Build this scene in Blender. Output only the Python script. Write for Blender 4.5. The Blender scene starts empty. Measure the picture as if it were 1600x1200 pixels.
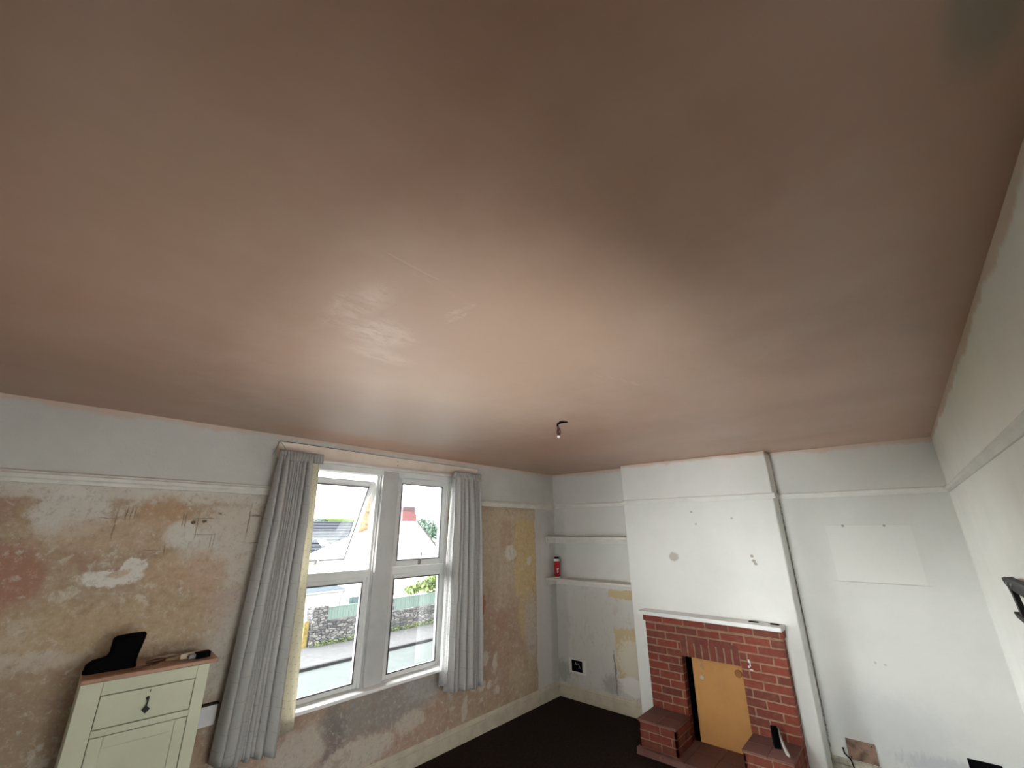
import bpy, bmesh, math, random
from mathutils import Vector, Matrix, noise as mnoise
random.seed(7)
S = bpy.context.scene
COL = S.collection

# ------------------------------------------------------------------ camera
def setup_camera():
    cd = bpy.data.cameras.new('camera'); co = bpy.data.objects.new('camera', cd); COL.objects.link(co)
    r = Vector((0.661377518, -0.750043340, -0.003842954))
    u = Vector((-0.244180428, -0.220153632, 0.944408967))
    f = Vector((0.709193696, 0.623672485, 0.328750566))
    m = Matrix((r, u, -f)).transposed().to_4x4()
    m.translation = (-4.866108, -3.529003, 1.884003)
    co.matrix_world = m
    cd.sensor_fit = 'HORIZONTAL'; cd.sensor_width = 36.0
    cd.lens = 653.1977 / 1600 * 36.0
    cd.clip_start = 0.02; cd.clip_end = 500
    S.camera = co
setup_camera()
S.view_settings.view_transform = 'Standard'; S.view_settings.look = 'None'
S.view_settings.gamma = 1.0; S.view_settings.use_curve_mapping = False
S.view_settings.exposure = 3.26
try:
    S.cycles.use_denoising = True
    S.cycles.max_bounces = 14; S.cycles.diffuse_bounces = 10; S.cycles.glossy_bounces = 4
    S.cycles.transmission_bounces = 8; S.cycles.transparent_max_bounces = 12
    S.cycles.sample_clamp_indirect = 8
    S.cycles.caustics_refractive = False; S.cycles.caustics_reflective = False
except Exception: pass

# ------------------------------------------------------------------ world: bright thin overcast, sun side beyond the street
def setup_world():
    w = bpy.data.worlds.new('world'); S.world = w; w.use_nodes = True
    nt = w.node_tree; nt.nodes.clear()
    out = nt.nodes.new('ShaderNodeOutputWorld'); bg = nt.nodes.new('ShaderNodeBackground')
    tc = nt.nodes.new('ShaderNodeTexCoord'); dot = nt.nodes.new('ShaderNodeVectorMath'); dot.operation = 'DOT_PRODUCT'
    d = Vector((-0.76, 0.62, 0.20)).normalized(); dot.inputs[1].default_value = d
    mr = nt.nodes.new('ShaderNodeMapRange'); mr.interpolation_type = 'SMOOTHSTEP'
    mr.inputs['From Min'].default_value = 0.40; mr.inputs['From Max'].default_value = 0.95
    mr.inputs['To Min'].default_value = 1.05; mr.inputs['To Max'].default_value = 5.5
    bg.inputs['Color'].default_value = (1.0, 0.985, 0.96, 1)
    nt.links.new(tc.outputs['Generated'], dot.inputs[0]); nt.links.new(dot.outputs['Value'], mr.inputs['Value'])
    nt.links.new(mr.outputs[0], bg.inputs['Strength']); nt.links.new(bg.outputs[0], out.inputs[0])
setup_world()

def setup_side_fill():
    # added fill lamp, set in a made-up window beside the photographer
    l = bpy.data.lights.new('side_fill_light', 'AREA'); l.shape = 'RECTANGLE'
    l.energy = 0.34; l.color = (1.0, 0.985, 0.95)
    o = bpy.data.objects.new('side_fill_light', l); COL.objects.link(o)
    o.location = (-3.95, -3.91, 1.30); o.rotation_euler = (math.radians(90), 0, 0)
    l.size, l.size_y = 1.3, 1.3
setup_side_fill()
def setup_back_fill():
    # added fill lamp, set in a made-up window behind the photographer
    l = bpy.data.lights.new('back_fill_light', 'AREA'); l.shape = 'RECTANGLE'
    l.energy = 0.30; l.color = (1.0, 0.985, 0.95)
    o = bpy.data.objects.new('back_fill_light', l); COL.objects.link(o)
    o.location = (-5.19, -2.0, 1.35); o.rotation_euler = (0, math.radians(-90), 0)
    l.size, l.size_y = 1.3, 1.3
setup_back_fill()

# ------------------------------------------------------------------ node helpers
class NB:
    def __init__(s, name, rough=0.6, spec=0.3):
        s.m = bpy.data.materials.new(name); s.m.use_nodes = True; s.nt = s.m.node_tree
        s.b = s.nt.nodes['Principled BSDF']; s.out = s.nt.nodes['Material Output']
        s.b.inputs['Roughness'].default_value = rough
        s.b.inputs['Specular IOR Level'].default_value = spec
        s.pos = None
    def node(s, t, **kw):
        n = s.nt.nodes.new(t)
        for k, v in kw.items(): setattr(n, k, v)
        return n
    def link(s, a, b): s.nt.links.new(a, b)
    def warp(s, amt, scale, detail=6):
        # ragged outlines: later masks read a position shaken by noise
        p = s.P(); t = s.node('ShaderNodeTexNoise'); s.link(p, t.inputs['Vector'])
        t.inputs['Scale'].default_value = scale; t.inputs['Detail'].default_value = detail; t.inputs['Roughness'].default_value = 0.72
        v = s.vmath('SUBTRACT', t.outputs['Color'], (0.5, 0.5, 0.5)).outputs[0]
        s.pos = s.vmath('MULTIPLY_ADD', v, (amt, amt, amt), p).outputs[0]
    def P(s):
        if s.pos is None:
            g = s.node('ShaderNodeTexCoord'); s.pos = g.outputs['Object']
        return s.pos
    def vmath(s, op, a, b, c=None):
        n = s.node('ShaderNodeVectorMath', operation=op)
        for i, v in enumerate((a, b, c)):
            if v is None: continue
            if isinstance(v, (tuple, list, Vector)): n.inputs[i].default_value = v
            else: s.link(v, n.inputs[i])
        return n
    def math(s, op, a, b=None, c=None, clamp=False):
        n = s.node('ShaderNodeMath', operation=op); n.use_clamp = clamp
        for i, v in enumerate((a, b, c)):
            if v is None: continue
            if isinstance(v, (int, float)): n.inputs[i].default_value = v
            else: s.link(v, n.inputs[i])
        return n.outputs[0]
    def noise(s, scale, detail=4, rough=0.6, stretch=None, dist=0.0, off=(0,0,0)):
        v = s.P()
        st = stretch or (1, 1, 1)
        v = s.vmath('MULTIPLY_ADD', v, st, off).outputs[0]
        n = s.node('ShaderNodeTexNoise'); s.link(v, n.inputs['Vector'])
        n.inputs['Scale'].default_value = scale; n.inputs['Detail'].default_value = detail
        n.inputs['Roughness'].default_value = rough; n.inputs['Distortion'].default_value = dist
        return n.outputs['Fac']
    def ramp(s, v, lo, hi, a=0.0, b=1.0):
        n = s.node('ShaderNodeMapRange', interpolation_type='SMOOTHSTEP')
        if lo > hi: lo, hi, a, b = hi, lo, b, a
        n.inputs['From Min'].default_value = lo; n.inputs['From Max'].default_value = hi
        n.inputs['To Min'].default_value = a; n.inputs['To Max'].default_value = b
        s.link(v, n.inputs['Value']); return n.outputs[0]
    def mix(s, f, a, b):
        n = s.node('ShaderNodeMix', data_type='RGBA')
        if isinstance(f, (int, float)): n.inputs[0].default_value = f
        else: s.link(f, n.inputs[0])
        for i, v in ((6, a), (7, b)):
            if isinstance(v, (tuple, list)): n.inputs[i].default_value = (*v[:3], 1)
            else: s.link(v, n.inputs[i])
        return n.outputs[2]
    def sep(s):
        n = s.node('ShaderNodeSeparateXYZ'); s.link(s.P(), n.inputs[0]); return n.outputs
    # a soft-edged ragged blotch of colour centred at c with radii r (axis with radius 0 is ignored)
    def blob(s, c, r, nz, amp=0.5, soft=0.25):
        sc = tuple(1.0 / q if q else 0.0 for q in r)
        off = tuple(-ci * si for ci, si in zip(c, sc))
        v = s.vmath('MULTIPLY_ADD', s.P(), sc, off)
        ln = s.vmath('LENGTH', v.outputs[0], None)
        d = s.math('MULTIPLY_ADD', nz, amp * 2, ln.outputs['Value'])
        return s.ramp(d, 1 + amp + soft, 1 + amp - soft, 0, 1)
    # a rectangle with ragged edges
    def rect(s, c, r, nz, amp=0.1, soft=0.03):
        sc = tuple(1.0 / q if q else 0.0 for q in r)
        off = tuple(-ci * si for ci, si in zip(c, sc))
        v = s.vmath('MULTIPLY_ADD', s.P(), sc, off)
        v = s.vmath('ABSOLUTE', v.outputs[0], None)
        sp = s.node('ShaderNodeSeparateXYZ'); s.link(v.outputs[0], sp.inputs[0])
        mx = s.math('MAXIMUM', s.math('MAXIMUM', sp.outputs[0], sp.outputs[1]), sp.outputs[2])
        d = s.math('MULTIPLY_ADD', nz, amp * 2, mx)
        return s.ramp(d, 1 + amp + soft, 1 + amp - soft, 0, 1)
    def color(s, c):
        if isinstance(c, (tuple, list)): s.b.inputs['Base Color'].default_value = (*c[:3], 1)
        else: s.link(c, s.b.inputs['Base Color'])
    def bump(s, h, strength=0.3, dist=0.01):
        n = s.node('ShaderNodeBump'); n.inputs['Strength'].default_value = strength
        n.inputs['Distance'].default_value = dist; s.link(h, n.inputs['Height']); s.link(n.outputs[0], s.b.inputs['Normal'])

def simple(name, c, rough=0.5, spec=0.4, var=0.12, scale=12, bump=0.1, metal=0.0, c2=None, stretch=None):
    n = NB(name, rough, spec)
    f = n.noise(scale, 5, 0.6, stretch)
    c2 = c2 or tuple(max(0, q * (1 - var * 2.2)) for q in c)
    n.color(n.mix(n.ramp(f, 0.35, 0.7), c, c2))
    if bump: n.bump(n.noise(scale * 4, 3, 0.6, stretch), bump, 0.003)
    n.b.inputs['Metallic'].default_value = metal
    return n.m

M = {}
WHITE = (0.62, 0.625, 0.605)

def mat_ceiling():
    n = NB('ceiling_plaster', 0.36, 0.85)
    p0 = n.P()
    a = n.noise(0.6, 3, 0.5, dist=0.3)
    b = n.noise(1.1, 4, 0.55, (1, 0.6, 1), 0.4, (5, 2, 0))
    g = n.noise(0.8, 3, 0.5, off=(9, 1, 0), dist=0.3)
    c = n.mix(n.ramp(a, 0.3, 0.7), (0.46, 0.265, 0.19), (0.52, 0.325, 0.23))
    c = n.mix(n.ramp(b, 0.45, 0.8), c, (0.42, 0.245, 0.165))
    c = n.mix(n.ramp(g, 0.45, 0.75, 0, 0.8), c, (0.46, 0.31, 0.215))
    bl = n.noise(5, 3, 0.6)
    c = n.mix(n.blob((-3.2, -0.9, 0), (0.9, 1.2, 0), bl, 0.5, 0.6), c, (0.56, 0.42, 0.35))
    c = n.mix(n.math('MULTIPLY', n.blob((-3.7, -2.2, 0), (1.0, 1.1, 0), bl, 0.5, 0.7), 0.7), c, (0.60, 0.43, 0.335))  # paler colour paints window light onto the middle of the ceiling
    c = n.mix(n.blob((-2.8, -0.25, 0), (1.1, 0.18, 0), bl, 0.5, 0.5), c, (0.56, 0.34, 0.235))
    c = n.mix(n.blob((-4.12, -3.79, 0), (0.13, 0.05, 0), bl, 0.3, 0.5), c, (0.33, 0.27, 0.19))
    n.warp(0.10, 7)
    fine = n.noise(26, 5, 0.75, (0.35, 1.3, 1))
    for cc, rr, o in (((-4.28, -2.30, 0), (0.07, 0.20, 0), .5), ((-4.10, -2.18, 0), (0.13, 0.13, 0), .7), ((-3.98, -2.00, 0), (0.15, 0.07, 0), .5), ((-4.02, -2.55, 0), (0.012, 0.07, 0), .5), ((-3.99, -2.50, 0), (0.010, 0.06, 0), .5)):
        c = n.mix(n.math('MULTIPLY', n.math('MULTIPLY', n.blob(cc, rr, fine, 0.7, 0.35), n.ramp(fine, 0.35, 0.65)), o), c, (0.78, 0.62, 0.53))
    n.pos = p0; n.warp(0.02, 16)
    for cc, rr in (((-4.28, -2.64, 0), (0.09, 0.004, 0)), ((-2.90, -2.65, 0), (0.045, 0.013, 0)), ((-2.98, -2.63, 0), (0.035, 0.008, 0)), ((-3.06, -2.60, 0), (0.040, 0.007, 0)), ((-3.13, -2.57, 0), (0.040, 0.006, 0))):
        c = n.mix(n.math('MULTIPLY', n.blob(cc, rr, bl, 0.4, 0.3), 0.65), c, (0.60, 0.45, 0.36))
    n.pos = p0
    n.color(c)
    r = n.ramp(n.noise(0.9, 4, 0.6, dist=0.5, off=(3, 3, 0)), 0.3, 0.7, 0.37, 0.47)
    n.link(r, n.b.inputs['Roughness'])
    h1 = n.noise(1.6, 4, 0.55, (1.0, 2.0, 1), 0.8)
    h2 = n.noise(12, 6, 0.72, (1.0, 0.45, 1), 0.8)
    near = n.blob((-3.9, -1.7, 0), (0.7, 1.0, 0), bl, 0.5, 0.6)
    h2 = n.math('MULTIPLY', h2, n.math('MULTIPLY_ADD', near, 0.45, 0.08))
    h = n.math('MULTIPLY_ADD', h1, 0.9, h2)
    for (cx, cy), (rx, ry), k in (((-4.25, -2.62), (0.45, 0.010), .16), ((-3.75, -2.66), (0.30, 0.007), .08), ((-4.20, -2.20), (0.008, 0.30), .12)):
        h = n.math('ADD', h, n.math('MULTIPLY', n.rect((cx, cy, 0), (rx, ry, 0), bl, 0.8, 0.5), k))
    n.bump(h, 0.35, 0.012)
    return n.m
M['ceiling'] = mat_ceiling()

def edge_smear(n, c, thick=0.035, amp=0.06, soft=0.012):
    # ragged pink plaster smeared down from the ceiling onto the top of the wall
    z = n.sep()[2]
    nz = n.noise(3.0, 5, 0.7, (1, 1, 0.2))
    lim = n.math('MULTIPLY_ADD', nz, -amp * 2, 2.6 - thick + amp)
    d = n.math('SUBTRACT', z, lim)
    return n.mix(n.math('MULTIPLY', n.ramp(d, -soft, soft), 0.75), c, (0.62, 0.47, 0.38))

def mat_white(name, col=WHITE, extra=None, bumps=0.25):
    n = NB(name, 0.62, 0.25)
    f = n.noise(1.6, 5, 0.65)
    c = n.mix(n.ramp(f, 0.35, 0.75), col, tuple(q * 0.93 for q in col))
    c = edge_smear(n, c)
    # grime along the floor
    z = n.sep()[2]
    g = n.math('MULTIPLY_ADD', n.noise(4, 6, 0.7), 0.9, n.math('MULTIPLY', z, 1.0))
    c = n.mix(n.ramp(g, 0.62, 0.38, 0, 0.35), c, (0.35, 0.35, 0.34))
    if extra: c = extra(n, c)
    n.color(c)
    h = n.math('MULTIPLY_ADD', n.noise(2.0, 4, 0.6), 1.0, n.math('MULTIPLY', n.noise(22, 4, 0.6), 0.12))
    n.bump(h, bumps, 0.012)
    return n.m

def ex_fire(n, c):
    nz = n.noise(9, 6, 0.75); nzf = n.noise(30, 5, 0.7); p0 = n.P(); n.warp(0.09, 7, 7)
    # left alcove below the shelf: grubby grey, ochre scraps
    c = n.mix(n.math('MULTIPLY', n.blob((0, -0.5, 0.7), (0, 0.75, 0.6), nz, 0.5, 0.5), 0.42), c, (0.48, 0.44, 0.39))
    c = n.mix(n.math('MULTIPLY', n.ramp(n.noise(5, 7, 0.75, (1, 3, 1), 1.0), 0.52, 0.64), n.rect((0, -0.6, 0.65), (0, 0.7, 0.6), nz, 0.2, 0.3)), c, (0.50, 0.46, 0.41))
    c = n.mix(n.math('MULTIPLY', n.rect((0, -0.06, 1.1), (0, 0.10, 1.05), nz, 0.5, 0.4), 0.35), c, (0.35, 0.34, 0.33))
    c = n.mix(n.rect((0, -0.92, 1.165), (0, 0.17, 0.045), nz, 0.5, 0.06), c, (0.55, 0.43, 0.25))
    c = n.mix(n.rect((0, -1.04, 0.56), (0, 0.24, 0.26), nz, 0.35, 0.06), c, (0.53, 0.42, 0.25))
    c = n.mix(n.math('MULTIPLY', n.blob((0, -0.98, 0.52), (0, 0.16, 0.20), nzf, 0.9, 0.2), 0.9), c, (0.63, 0.58, 0.48))
    c = n.mix(n.blob((0, -1.0, 0.27), (0, 0.22, 0.09), nz, 0.4, 0.12), c, (0.68, 0.67, 0.64))
    c = n.mix(n.math('MULTIPLY', n.rect((0, -0.775, 0.36), (0, 0.010, 0.20), nzf, 0.8, 0.3), 0.8), c, (0.15, 0.14, 0.13))
    c = n.mix(n.math('MULTIPLY', n.blob((0, -0.72, 0.24), (0, 0.11, 0.09), nzf, 1.2, 0.4), 0.55), c, (0.24, 0.22, 0.20))
    c = n.mix(n.math('MULTIPLY', n.blob((0, -0.05, 0.27), (0, 0.10, 0.10), nzf, 1.2, 0.4), 0.5), c, (0.2, 0.19, 0.18))
    n.pos = p0
    c = n.mix(n.rect((0, -0.27, 0.34), (0, 0.115, 0.075), nz, 0.10, 0.05), c, (0.67, 0.65, 0.61))
    # right alcove: the clean rectangle where something hung, damp mark, patches
    c = n.mix(n.math('MULTIPLY', n.rect((0, -3.30, 1.68), (0, 0.285, 0.23), nz, 0.02, 0.02), 0.5), c, (0.69, 0.69, 0.665))
    c = n.mix(n.rect((0, -3.30, 1.452), (0, 0.28, 0.004), nz, 0.6, 0.3), c, (0.45, 0.44, 0.42))
    c = n.mix(n.math('MULTIPLY', n.rect((0, -3.30, 1.91), (0, 0.28, 0.003), nz, 0.6, 0.3), 0.5), c, (0.5, 0.49, 0.46))
    for y, z, r in ((-3.14, 1.903, 0.010), (-3.42, 1.903, 0.009), (-3.13, 0.86, 0.009), (-3.19, 0.855, 0.009)):
        c = n.mix(n.math('MULTIPLY', n.blob((0, y, z), (0, r, r), nzf, 0.6, 0.3), 0.8 if z > 1.5 else 0.4), c, (0.2, 0.19, 0.18))
    c = n.mix(n.math('MULTIPLY', n.blob((0, -3.10, 0.42), (0, 0.42, 0.22), nz, 0.7, 0.5), 0.35), c, (0.42, 0.44, 0.48))
    c = n.mix(n.math('MULTIPLY', n.blob((0, -3.45, 0.24), (0, 0.30, 0.07), n.noise(14, 5, 0.7, (1, 3, 1)), 0.9, 0.3), 0.6), c, (0.38, 0.40, 0.44))
    # crack beside the chimney breast
    c = n.mix(n.math('MULTIPLY', n.rect((0, -2.697, 1.2), (0, 0.004, 0.95), nzf, 1.4, 0.3), 0.9), c, (0.13, 0.12, 0.11))
    return c
M['wall_fire'] = mat_white('white_painted_plaster_worn', extra=ex_fire)

def ex_breast(n, c):
    nz = n.noise(16, 6, 0.75)
    c = n.mix(n.math('MULTIPLY', n.blob((0, -1.68, 1.61), (0, 0.05, 0.045), nz, 0.9, 0.2), 0.85), c, (0.42, 0.38, 0.33))
    for y, z in ((-2.42, 1.64), (-2.43, 1.60), (-2.44, 1.575)):
        c = n.mix(n.blob((0, y, z), (0, 0.014, 0.012), nz, 0.8, 0.2), c, (0.35, 0.31, 0.27))
    for y, z in ((-1.92, 2.05), (-2.30, 1.98), (-1.95, 1.93)):
        c = n.mix(n.math('MULTIPLY', n.blob((0, y, z), (0, 0.012, 0.010), nz, 0.6, 0.2), 0.7), c, (0.35, 0.31, 0.27))
    return c
M['breast'] = mat_white('white_painted_chimney_plaster', (0.69, 0.695, 0.675), ex_breast)
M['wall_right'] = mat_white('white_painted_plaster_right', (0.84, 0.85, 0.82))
M['wall_plain'] = mat_white('white_painted_plaster_plain')

def mat_window_wall():
    n = NB('stripped_plaster', 0.75, 0.2)
    x, y, z = n.sep()
    a = n.noise(1.5, 6, 0.7, dist=0.6)
    b = n.noise(3.6, 7, 0.75, off=(7, 0, 3)); d = n.noise(11, 6, 0.75, off=(1, 0, 9)); e = n.noise(2.2, 5, 0.7, off=(4, 0, 1), dist=1.0)
    TAN = (0.40, 0.30, 0.195); PALE = (0.56, 0.51, 0.43); PINK = (0.37, 0.235, 0.18); WHT = (0.64, 0.62, 0.575); OCH = (0.52, 0.39, 0.22)
    c = n.mix(n.ramp(a, 0.38, 0.62), TAN, (0.43, 0.33, 0.235))
    c = n.mix(n.ramp(b, 0.53, 0.60, 0, 0.9), c, PALE)
    c = n.mix(n.ramp(e, 0.54, 0.62, 0, 0.75), c, PINK)
    c = n.mix(n.ramp(d, 0.58, 0.66, 0, 0.6), c, WHT)
    fg = n.noise(24, 6, 0.78); sc_ = n.noise(9, 7, 0.8, (3.0, 1, 0.8), 0.6, (2, 0, 8))
    c = n.mix(n.ramp(sc_, 0.55, 0.68, 0, 0.5), c, (0.36, 0.27, 0.19))
    p0 = n.P(); n.warp(0.16, 5, 8)
    B = lambda cx, cz, rx, rz, col, nz=b, amp=0.5, soft=0.2, op=1.0: n.mix(n.math('MULTIPLY', n.blob((cx, 0, cz), (rx, 0, rz), nz, amp, soft), op), c, col)
    R = lambda cx, cz, rx, rz, col, nz=b, amp=0.1, soft=0.04, op=1.0: n.mix(n.math('MULTIPLY', n.rect((cx, 0, cz), (rx, 0, rz), nz, amp, soft), op), c, col)
    # --- left of the window
    c = R(-4.45, 2.12, 0.95, 0.055, WHT, d, 0.9, 0.35, 0.75)
    c = B(-4.65, 1.98, 0.16, 0.14, WHT, d, 0.7, 0.2, 0.85)
    c = B(-4.25, 2.00, 0.13, 0.10, (0.46, 0.31, 0.19), d, 0.6, 0.3, 0.9)
    c = B(-4.40, 1.86, 0.35, 0.10, (0.50, 0.38, 0.27), d, 0.6, 0.3, 0.7)
    c = B(-3.80, 1.80, 0.26, 0.28, (0.60, 0.56, 0.49), d, 0.6, 0.25, 0.85)
    c = B(-4.02, 1.76, 0.12, 0.16, (0.59, 0.56, 0.50), d, 0.6, 0.25, 0.8)
    c = B(-4.12, 1.86, 0.09, 0.08, (0.64, 0.62, 0.57), d, 0.5, 0.2, 0.9)
    c = B(-3.95, 1.60, 0.13, 0.13, (0.50, 0.36, 0.26), d, 0.7, 0.25, 0.9)
    c = B(-4.15, 1.62, 0.11, 0.13, (0.49, 0.36, 0.24), d, 0.6, 0.3, 0.8)
    c = B(-4.80, 1.66, 0.13, 0.15, (0.38, 0.20, 0.14), d, 0.45, 0.35, 0.95)
    c = B(-4.40, 1.635, 0.15, 0.055, (0.70, 0.68, 0.62), d, 0.55, 0.12, 1.0)
    c = B(-4.31, 1.69, 0.06, 0.045, (0.70, 0.68, 0.62), d, 0.45, 0.12, 1.0)
    c = B(-4.37, 1.66, 0.05, 0.025, (0.53, 0.42, 0.31), d, 0.5, 0.2, 0.8)
    c = B(-3.79, 1.42, 0.12, 0.09, (0.48, 0.34, 0.29), d, 0.5, 0.3, 0.95)
    c = B(-3.62, 1.20, 0.26, 0.35, (0.56, 0.53, 0.48), b, 0.5, 0.4, 0.8)
    c = B(-4.35, 1.35, 0.55, 0.16, (0.47, 0.36, 0.235), b, 0.5, 0.5, 0.8)
    c = B(-4.72, 1.24, 0.30, 0.05, (0.56, 0.50, 0.43), b, 0.5, 0.4, 0.8)
    c = B(-4.78, 0.95, 0.28, 0.26, (0.34, 0.25, 0.18), b, 0.5, 0.5, 0.8)
    # pencil marks and slits left by old fittings
    pw = n.pos; n.pos = p0; n.warp(0.03, 9, 4)
    for cx, cz, rx, rz in ((-4.00, 1.965, 0.055, 0.003), (-4.045, 1.92, 0.003, 0.07), (-3.99, 1.86, 0.05, 0.002), (-3.74, 1.95, 0.004, 0.10), (-3.66, 1.80, 0.055, 0.003),
                           (-4.50, 1.96, 0.04, 0.003), (-4.42, 1.99, 0.003, 0.035), (-4.40, 1.99, 0.003, 0.035), (-4.38, 1.99, 0.003, 0.03), (-4.46, 1.92, 0.003, 0.07),
                           (-3.70, 1.985, 0.03, 0.006), (-3.63, 1.965, 0.025, 0.004), (-4.13, 1.95, 0.003, 0.04), (-4.115, 1.95, 0.003, 0.04), (-3.95, 1.82, 0.003, 0.035),
                           (-3.935, 1.82, 0.003, 0.035), (-4.25, 1.77, 0.05, 0.002), (-4.19, 1.77, 0.003, 0.03), (-3.93, 2.00, 0.012, 0.008)):
        c = R(cx, cz, rx, rz, (0.20, 0.14, 0.09), d, 0.9, 0.5, 0.75)
    for cx, cz, r in ((-4.07, 1.94, 0.012), (-4.01, 1.945, 0.013)):
        c = B(cx, cz, r, r * 0.9, (0.05, 0.04, 0.03), d, 0.3, 0.25, 0.95)
    n.pos = pw
    # --- right of the window
    c = R(-0.95, 1.60, 0.54, 0.55, (0.50, 0.41, 0.31), b, 0.5, 0.3, 0.75)
    c = R(-1.00, 0.70, 0.60, 0.48, (0.42, 0.29, 0.22), b, 0.6, 0.4, 0.75)
    c = R(-0.62, 1.58, 0.195, 0.44, (0.56, 0.42, 0.22), d, 0.30, 0.08, 1.0)
    c = B(-0.62, 0.95, 0.14, 0.28, (0.55, 0.42, 0.24), d, 0.5, 0.3, 0.8)
    c = B(-0.98, 1.80, 0.10, 0.22, (0.44, 0.31, 0.21), d, 0.6, 0.3, 0.85)
    c = B(-0.90, 1.62, 0.10, 0.08, (0.63, 0.60, 0.54), d, 0.7, 0.2, 0.9)
    c = B(-0.55, 1.52, 0.04, 0.05, (0.63, 0.59, 0.50), d, 0.6, 0.2, 0.9)
    c = R(-0.75, 2.04, 0.34, 0.06, (0.52, 0.42, 0.29), d, 0.8, 0.25, 0.8)
    c = B(-0.52, 0.80, 0.12, 0.32, (0.52, 0.46, 0.40), d, 0.5, 0.3, 0.8)
    c = B(-0.70, 0.35, 0.22, 0.22, (0.47, 0.38, 0.26), d, 0.5, 0.4, 0.7)
    c = B(-1.335, 1.12, 0.035, 0.09, (0.36, 0.15, 0.10), d, 0.25, 0.12, 1.0)
    c = B(-1.05, 0.92, 0.10, 0.11, (0.40, 0.25, 0.19), d, 0.6, 0.3, 0.8)
    for cx, cz, rx, rz in ((-1.29, 0.62, 0.05, 0.07), (-1.14, 0.57, 0.035, 0.08), (-1.33, 0.40, 0.05, 0.04), (-1.22, 0.37, 0.035, 0.045), (-1.08, 0.30, 0.03, 0.04),
                           (-1.46, 0.42, 0.045, 0.045), (-1.56, 0.26, 0.04, 0.10), (-1.34, 0.27, 0.025, 0.025), (-1.72, 0.30, 0.05, 0.012), (-2.02, 0.42, 0.07, 0.03)):
        c = B(cx, cz, rx, rz, (0.59, 0.53, 0.46), d, 0.35, 0.15, 0.9)
    # --- under the window: grey damp skim over pink
    c = R(-2.7, 0.36, 0.95, 0.34, (0.44, 0.31, 0.25), b, 0.6, 0.4, 0.8)
    c = B(-2.45, 0.50, 0.48, 0.16, (0.31, 0.285, 0.27), e, 0.9, 0.3, 0.9)
    c = B(-2.05, 0.56, 0.24, 0.11, (0.40, 0.38, 0.36), b, 0.7, 0.4, 0.8)
    c = B(-2.90, 0.40, 0.10, 0.24, (0.20, 0.185, 0.18), d, 0.8, 0.5, 0.8)
    c = B(-2.65, 0.25, 0.30, 0.10, (0.58, 0.53, 0.46), d, 0.8, 0.2, 0.9)
    c = B(-2.2, 0.33, 0.16, 0.08, (0.56, 0.50, 0.43), d, 0.9, 0.2, 0.85)
    c = B(-3.15, 0.40, 0.20, 0.15, (0.54, 0.49, 0.43), d, 0.8, 0.25, 0.85)
    n.pos = p0
    c = n.mix(n.ramp(fg, 0.50, 0.68, 0, 0.42), c, (0.62, 0.56, 0.47))
    c = n.mix(n.ramp(fg, 0.50, 0.34, 0, 0.42), c, (0.27, 0.19, 0.13))
    c = n.mix(n.ramp(d, 0.57, 0.64, 0, 0.45), c, (0.62, 0.58, 0.51))
    c = n.mix(n.ramp(n.noise(6, 7, 0.8, (1, 1, 0.7), 1.0, (11, 0, 5)), 0.56, 0.66, 0, 0.5), c, (0.30, 0.21, 0.15))
    c = n.mix(n.ramp(n.noise(17, 5, 0.7, (1, 1, 1), 0.5, (1, 0, 15)), 0.60, 0.66, 0, 0.45), c, (0.60, 0.56, 0.49))
    n.warp(0.13, 5, 7)
    # painted strip by the corner
    c = R(-0.19, 1.1, 0.225, 1.10, (0.60, 0.59, 0.57), d, 0.05, 0.04, 1.0)
    c = R(-0.36, 0.95, 0.05, 0.95, (0.58, 0.55, 0.51), b, 1.4, 0.3, 0.7)
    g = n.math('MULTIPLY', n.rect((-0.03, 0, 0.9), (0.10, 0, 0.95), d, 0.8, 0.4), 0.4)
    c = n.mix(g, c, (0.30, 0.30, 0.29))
    n.pos = p0
    # painted frieze above the picture rail
    w = n.mix(n.ramp(n.noise(1.4, 5, 0.6), 0.35, 0.7), (0.60, 0.60, 0.575), (0.53, 0.52, 0.49))
    w = edge_smear(n, w, 0.03, 0.07)
    c = n.mix(n.ramp(z, 2.150, 2.156), c, w)
    n.color(c)
    h = n.math('MULTIPLY_ADD', n.noise(5, 6, 0.7), 0.7, n.math('MULTIPLY', d, 0.35))
    n.bump(h, 0.6, 0.015)
    return n.m
M['wall_window'] = mat_window_wall()

M['gloss_white'] = simple('white_gloss_paint', (0.72, 0.73, 0.72), 0.35, 0.5, 0.03, 6, 0.05)
M['post'] = simple('white_satin_post', (0.50, 0.50, 0.495), 0.5, 0.4, 0.05, 6, 0.05)
M['sill'] = simple('white_sill_paint', (0.86, 0.86, 0.86), 0.35, 0.5, 0.04, 9, 0.05)
M['gasket'] = simple('black_gasket', (0.10, 0.10, 0.11), 0.6, 0.3)
M['rail'] = simple('cream_rail_paint', (0.68, 0.66, 0.61), 0.45, 0.4, 0.06, 10, 0.1)
M['rail_white'] = simple('white_rail_paint', (0.70, 0.695, 0.67), 0.5, 0.3, 0.04, 5, 0.1)
M['skirting'] = simple('cream_skirting_paint', (0.58, 0.53, 0.42), 0.42, 0.4, 0.08, 9, 0.1)
M['skirting_dirty'] = simple('dirty_skirting_paint', (0.50, 0.47, 0.38), 0.5, 0.4, 0.25, 14, 0.3)
M['pelmet'] = simple('beige_pelmet_board', (0.80, 0.70, 0.61), 0.6, 0.3, 0.06, 5, 0.1)
M['shelf'] = simple('white_shelf_paint', (0.66, 0.64, 0.60), 0.45, 0.4, 0.06, 9, 0.1)
M['carpet'] = simple('dark_brown_carpet', (0.028, 0.019, 0.014), 0.95, 0.1, 0.2, 40, 0.6)
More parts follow.
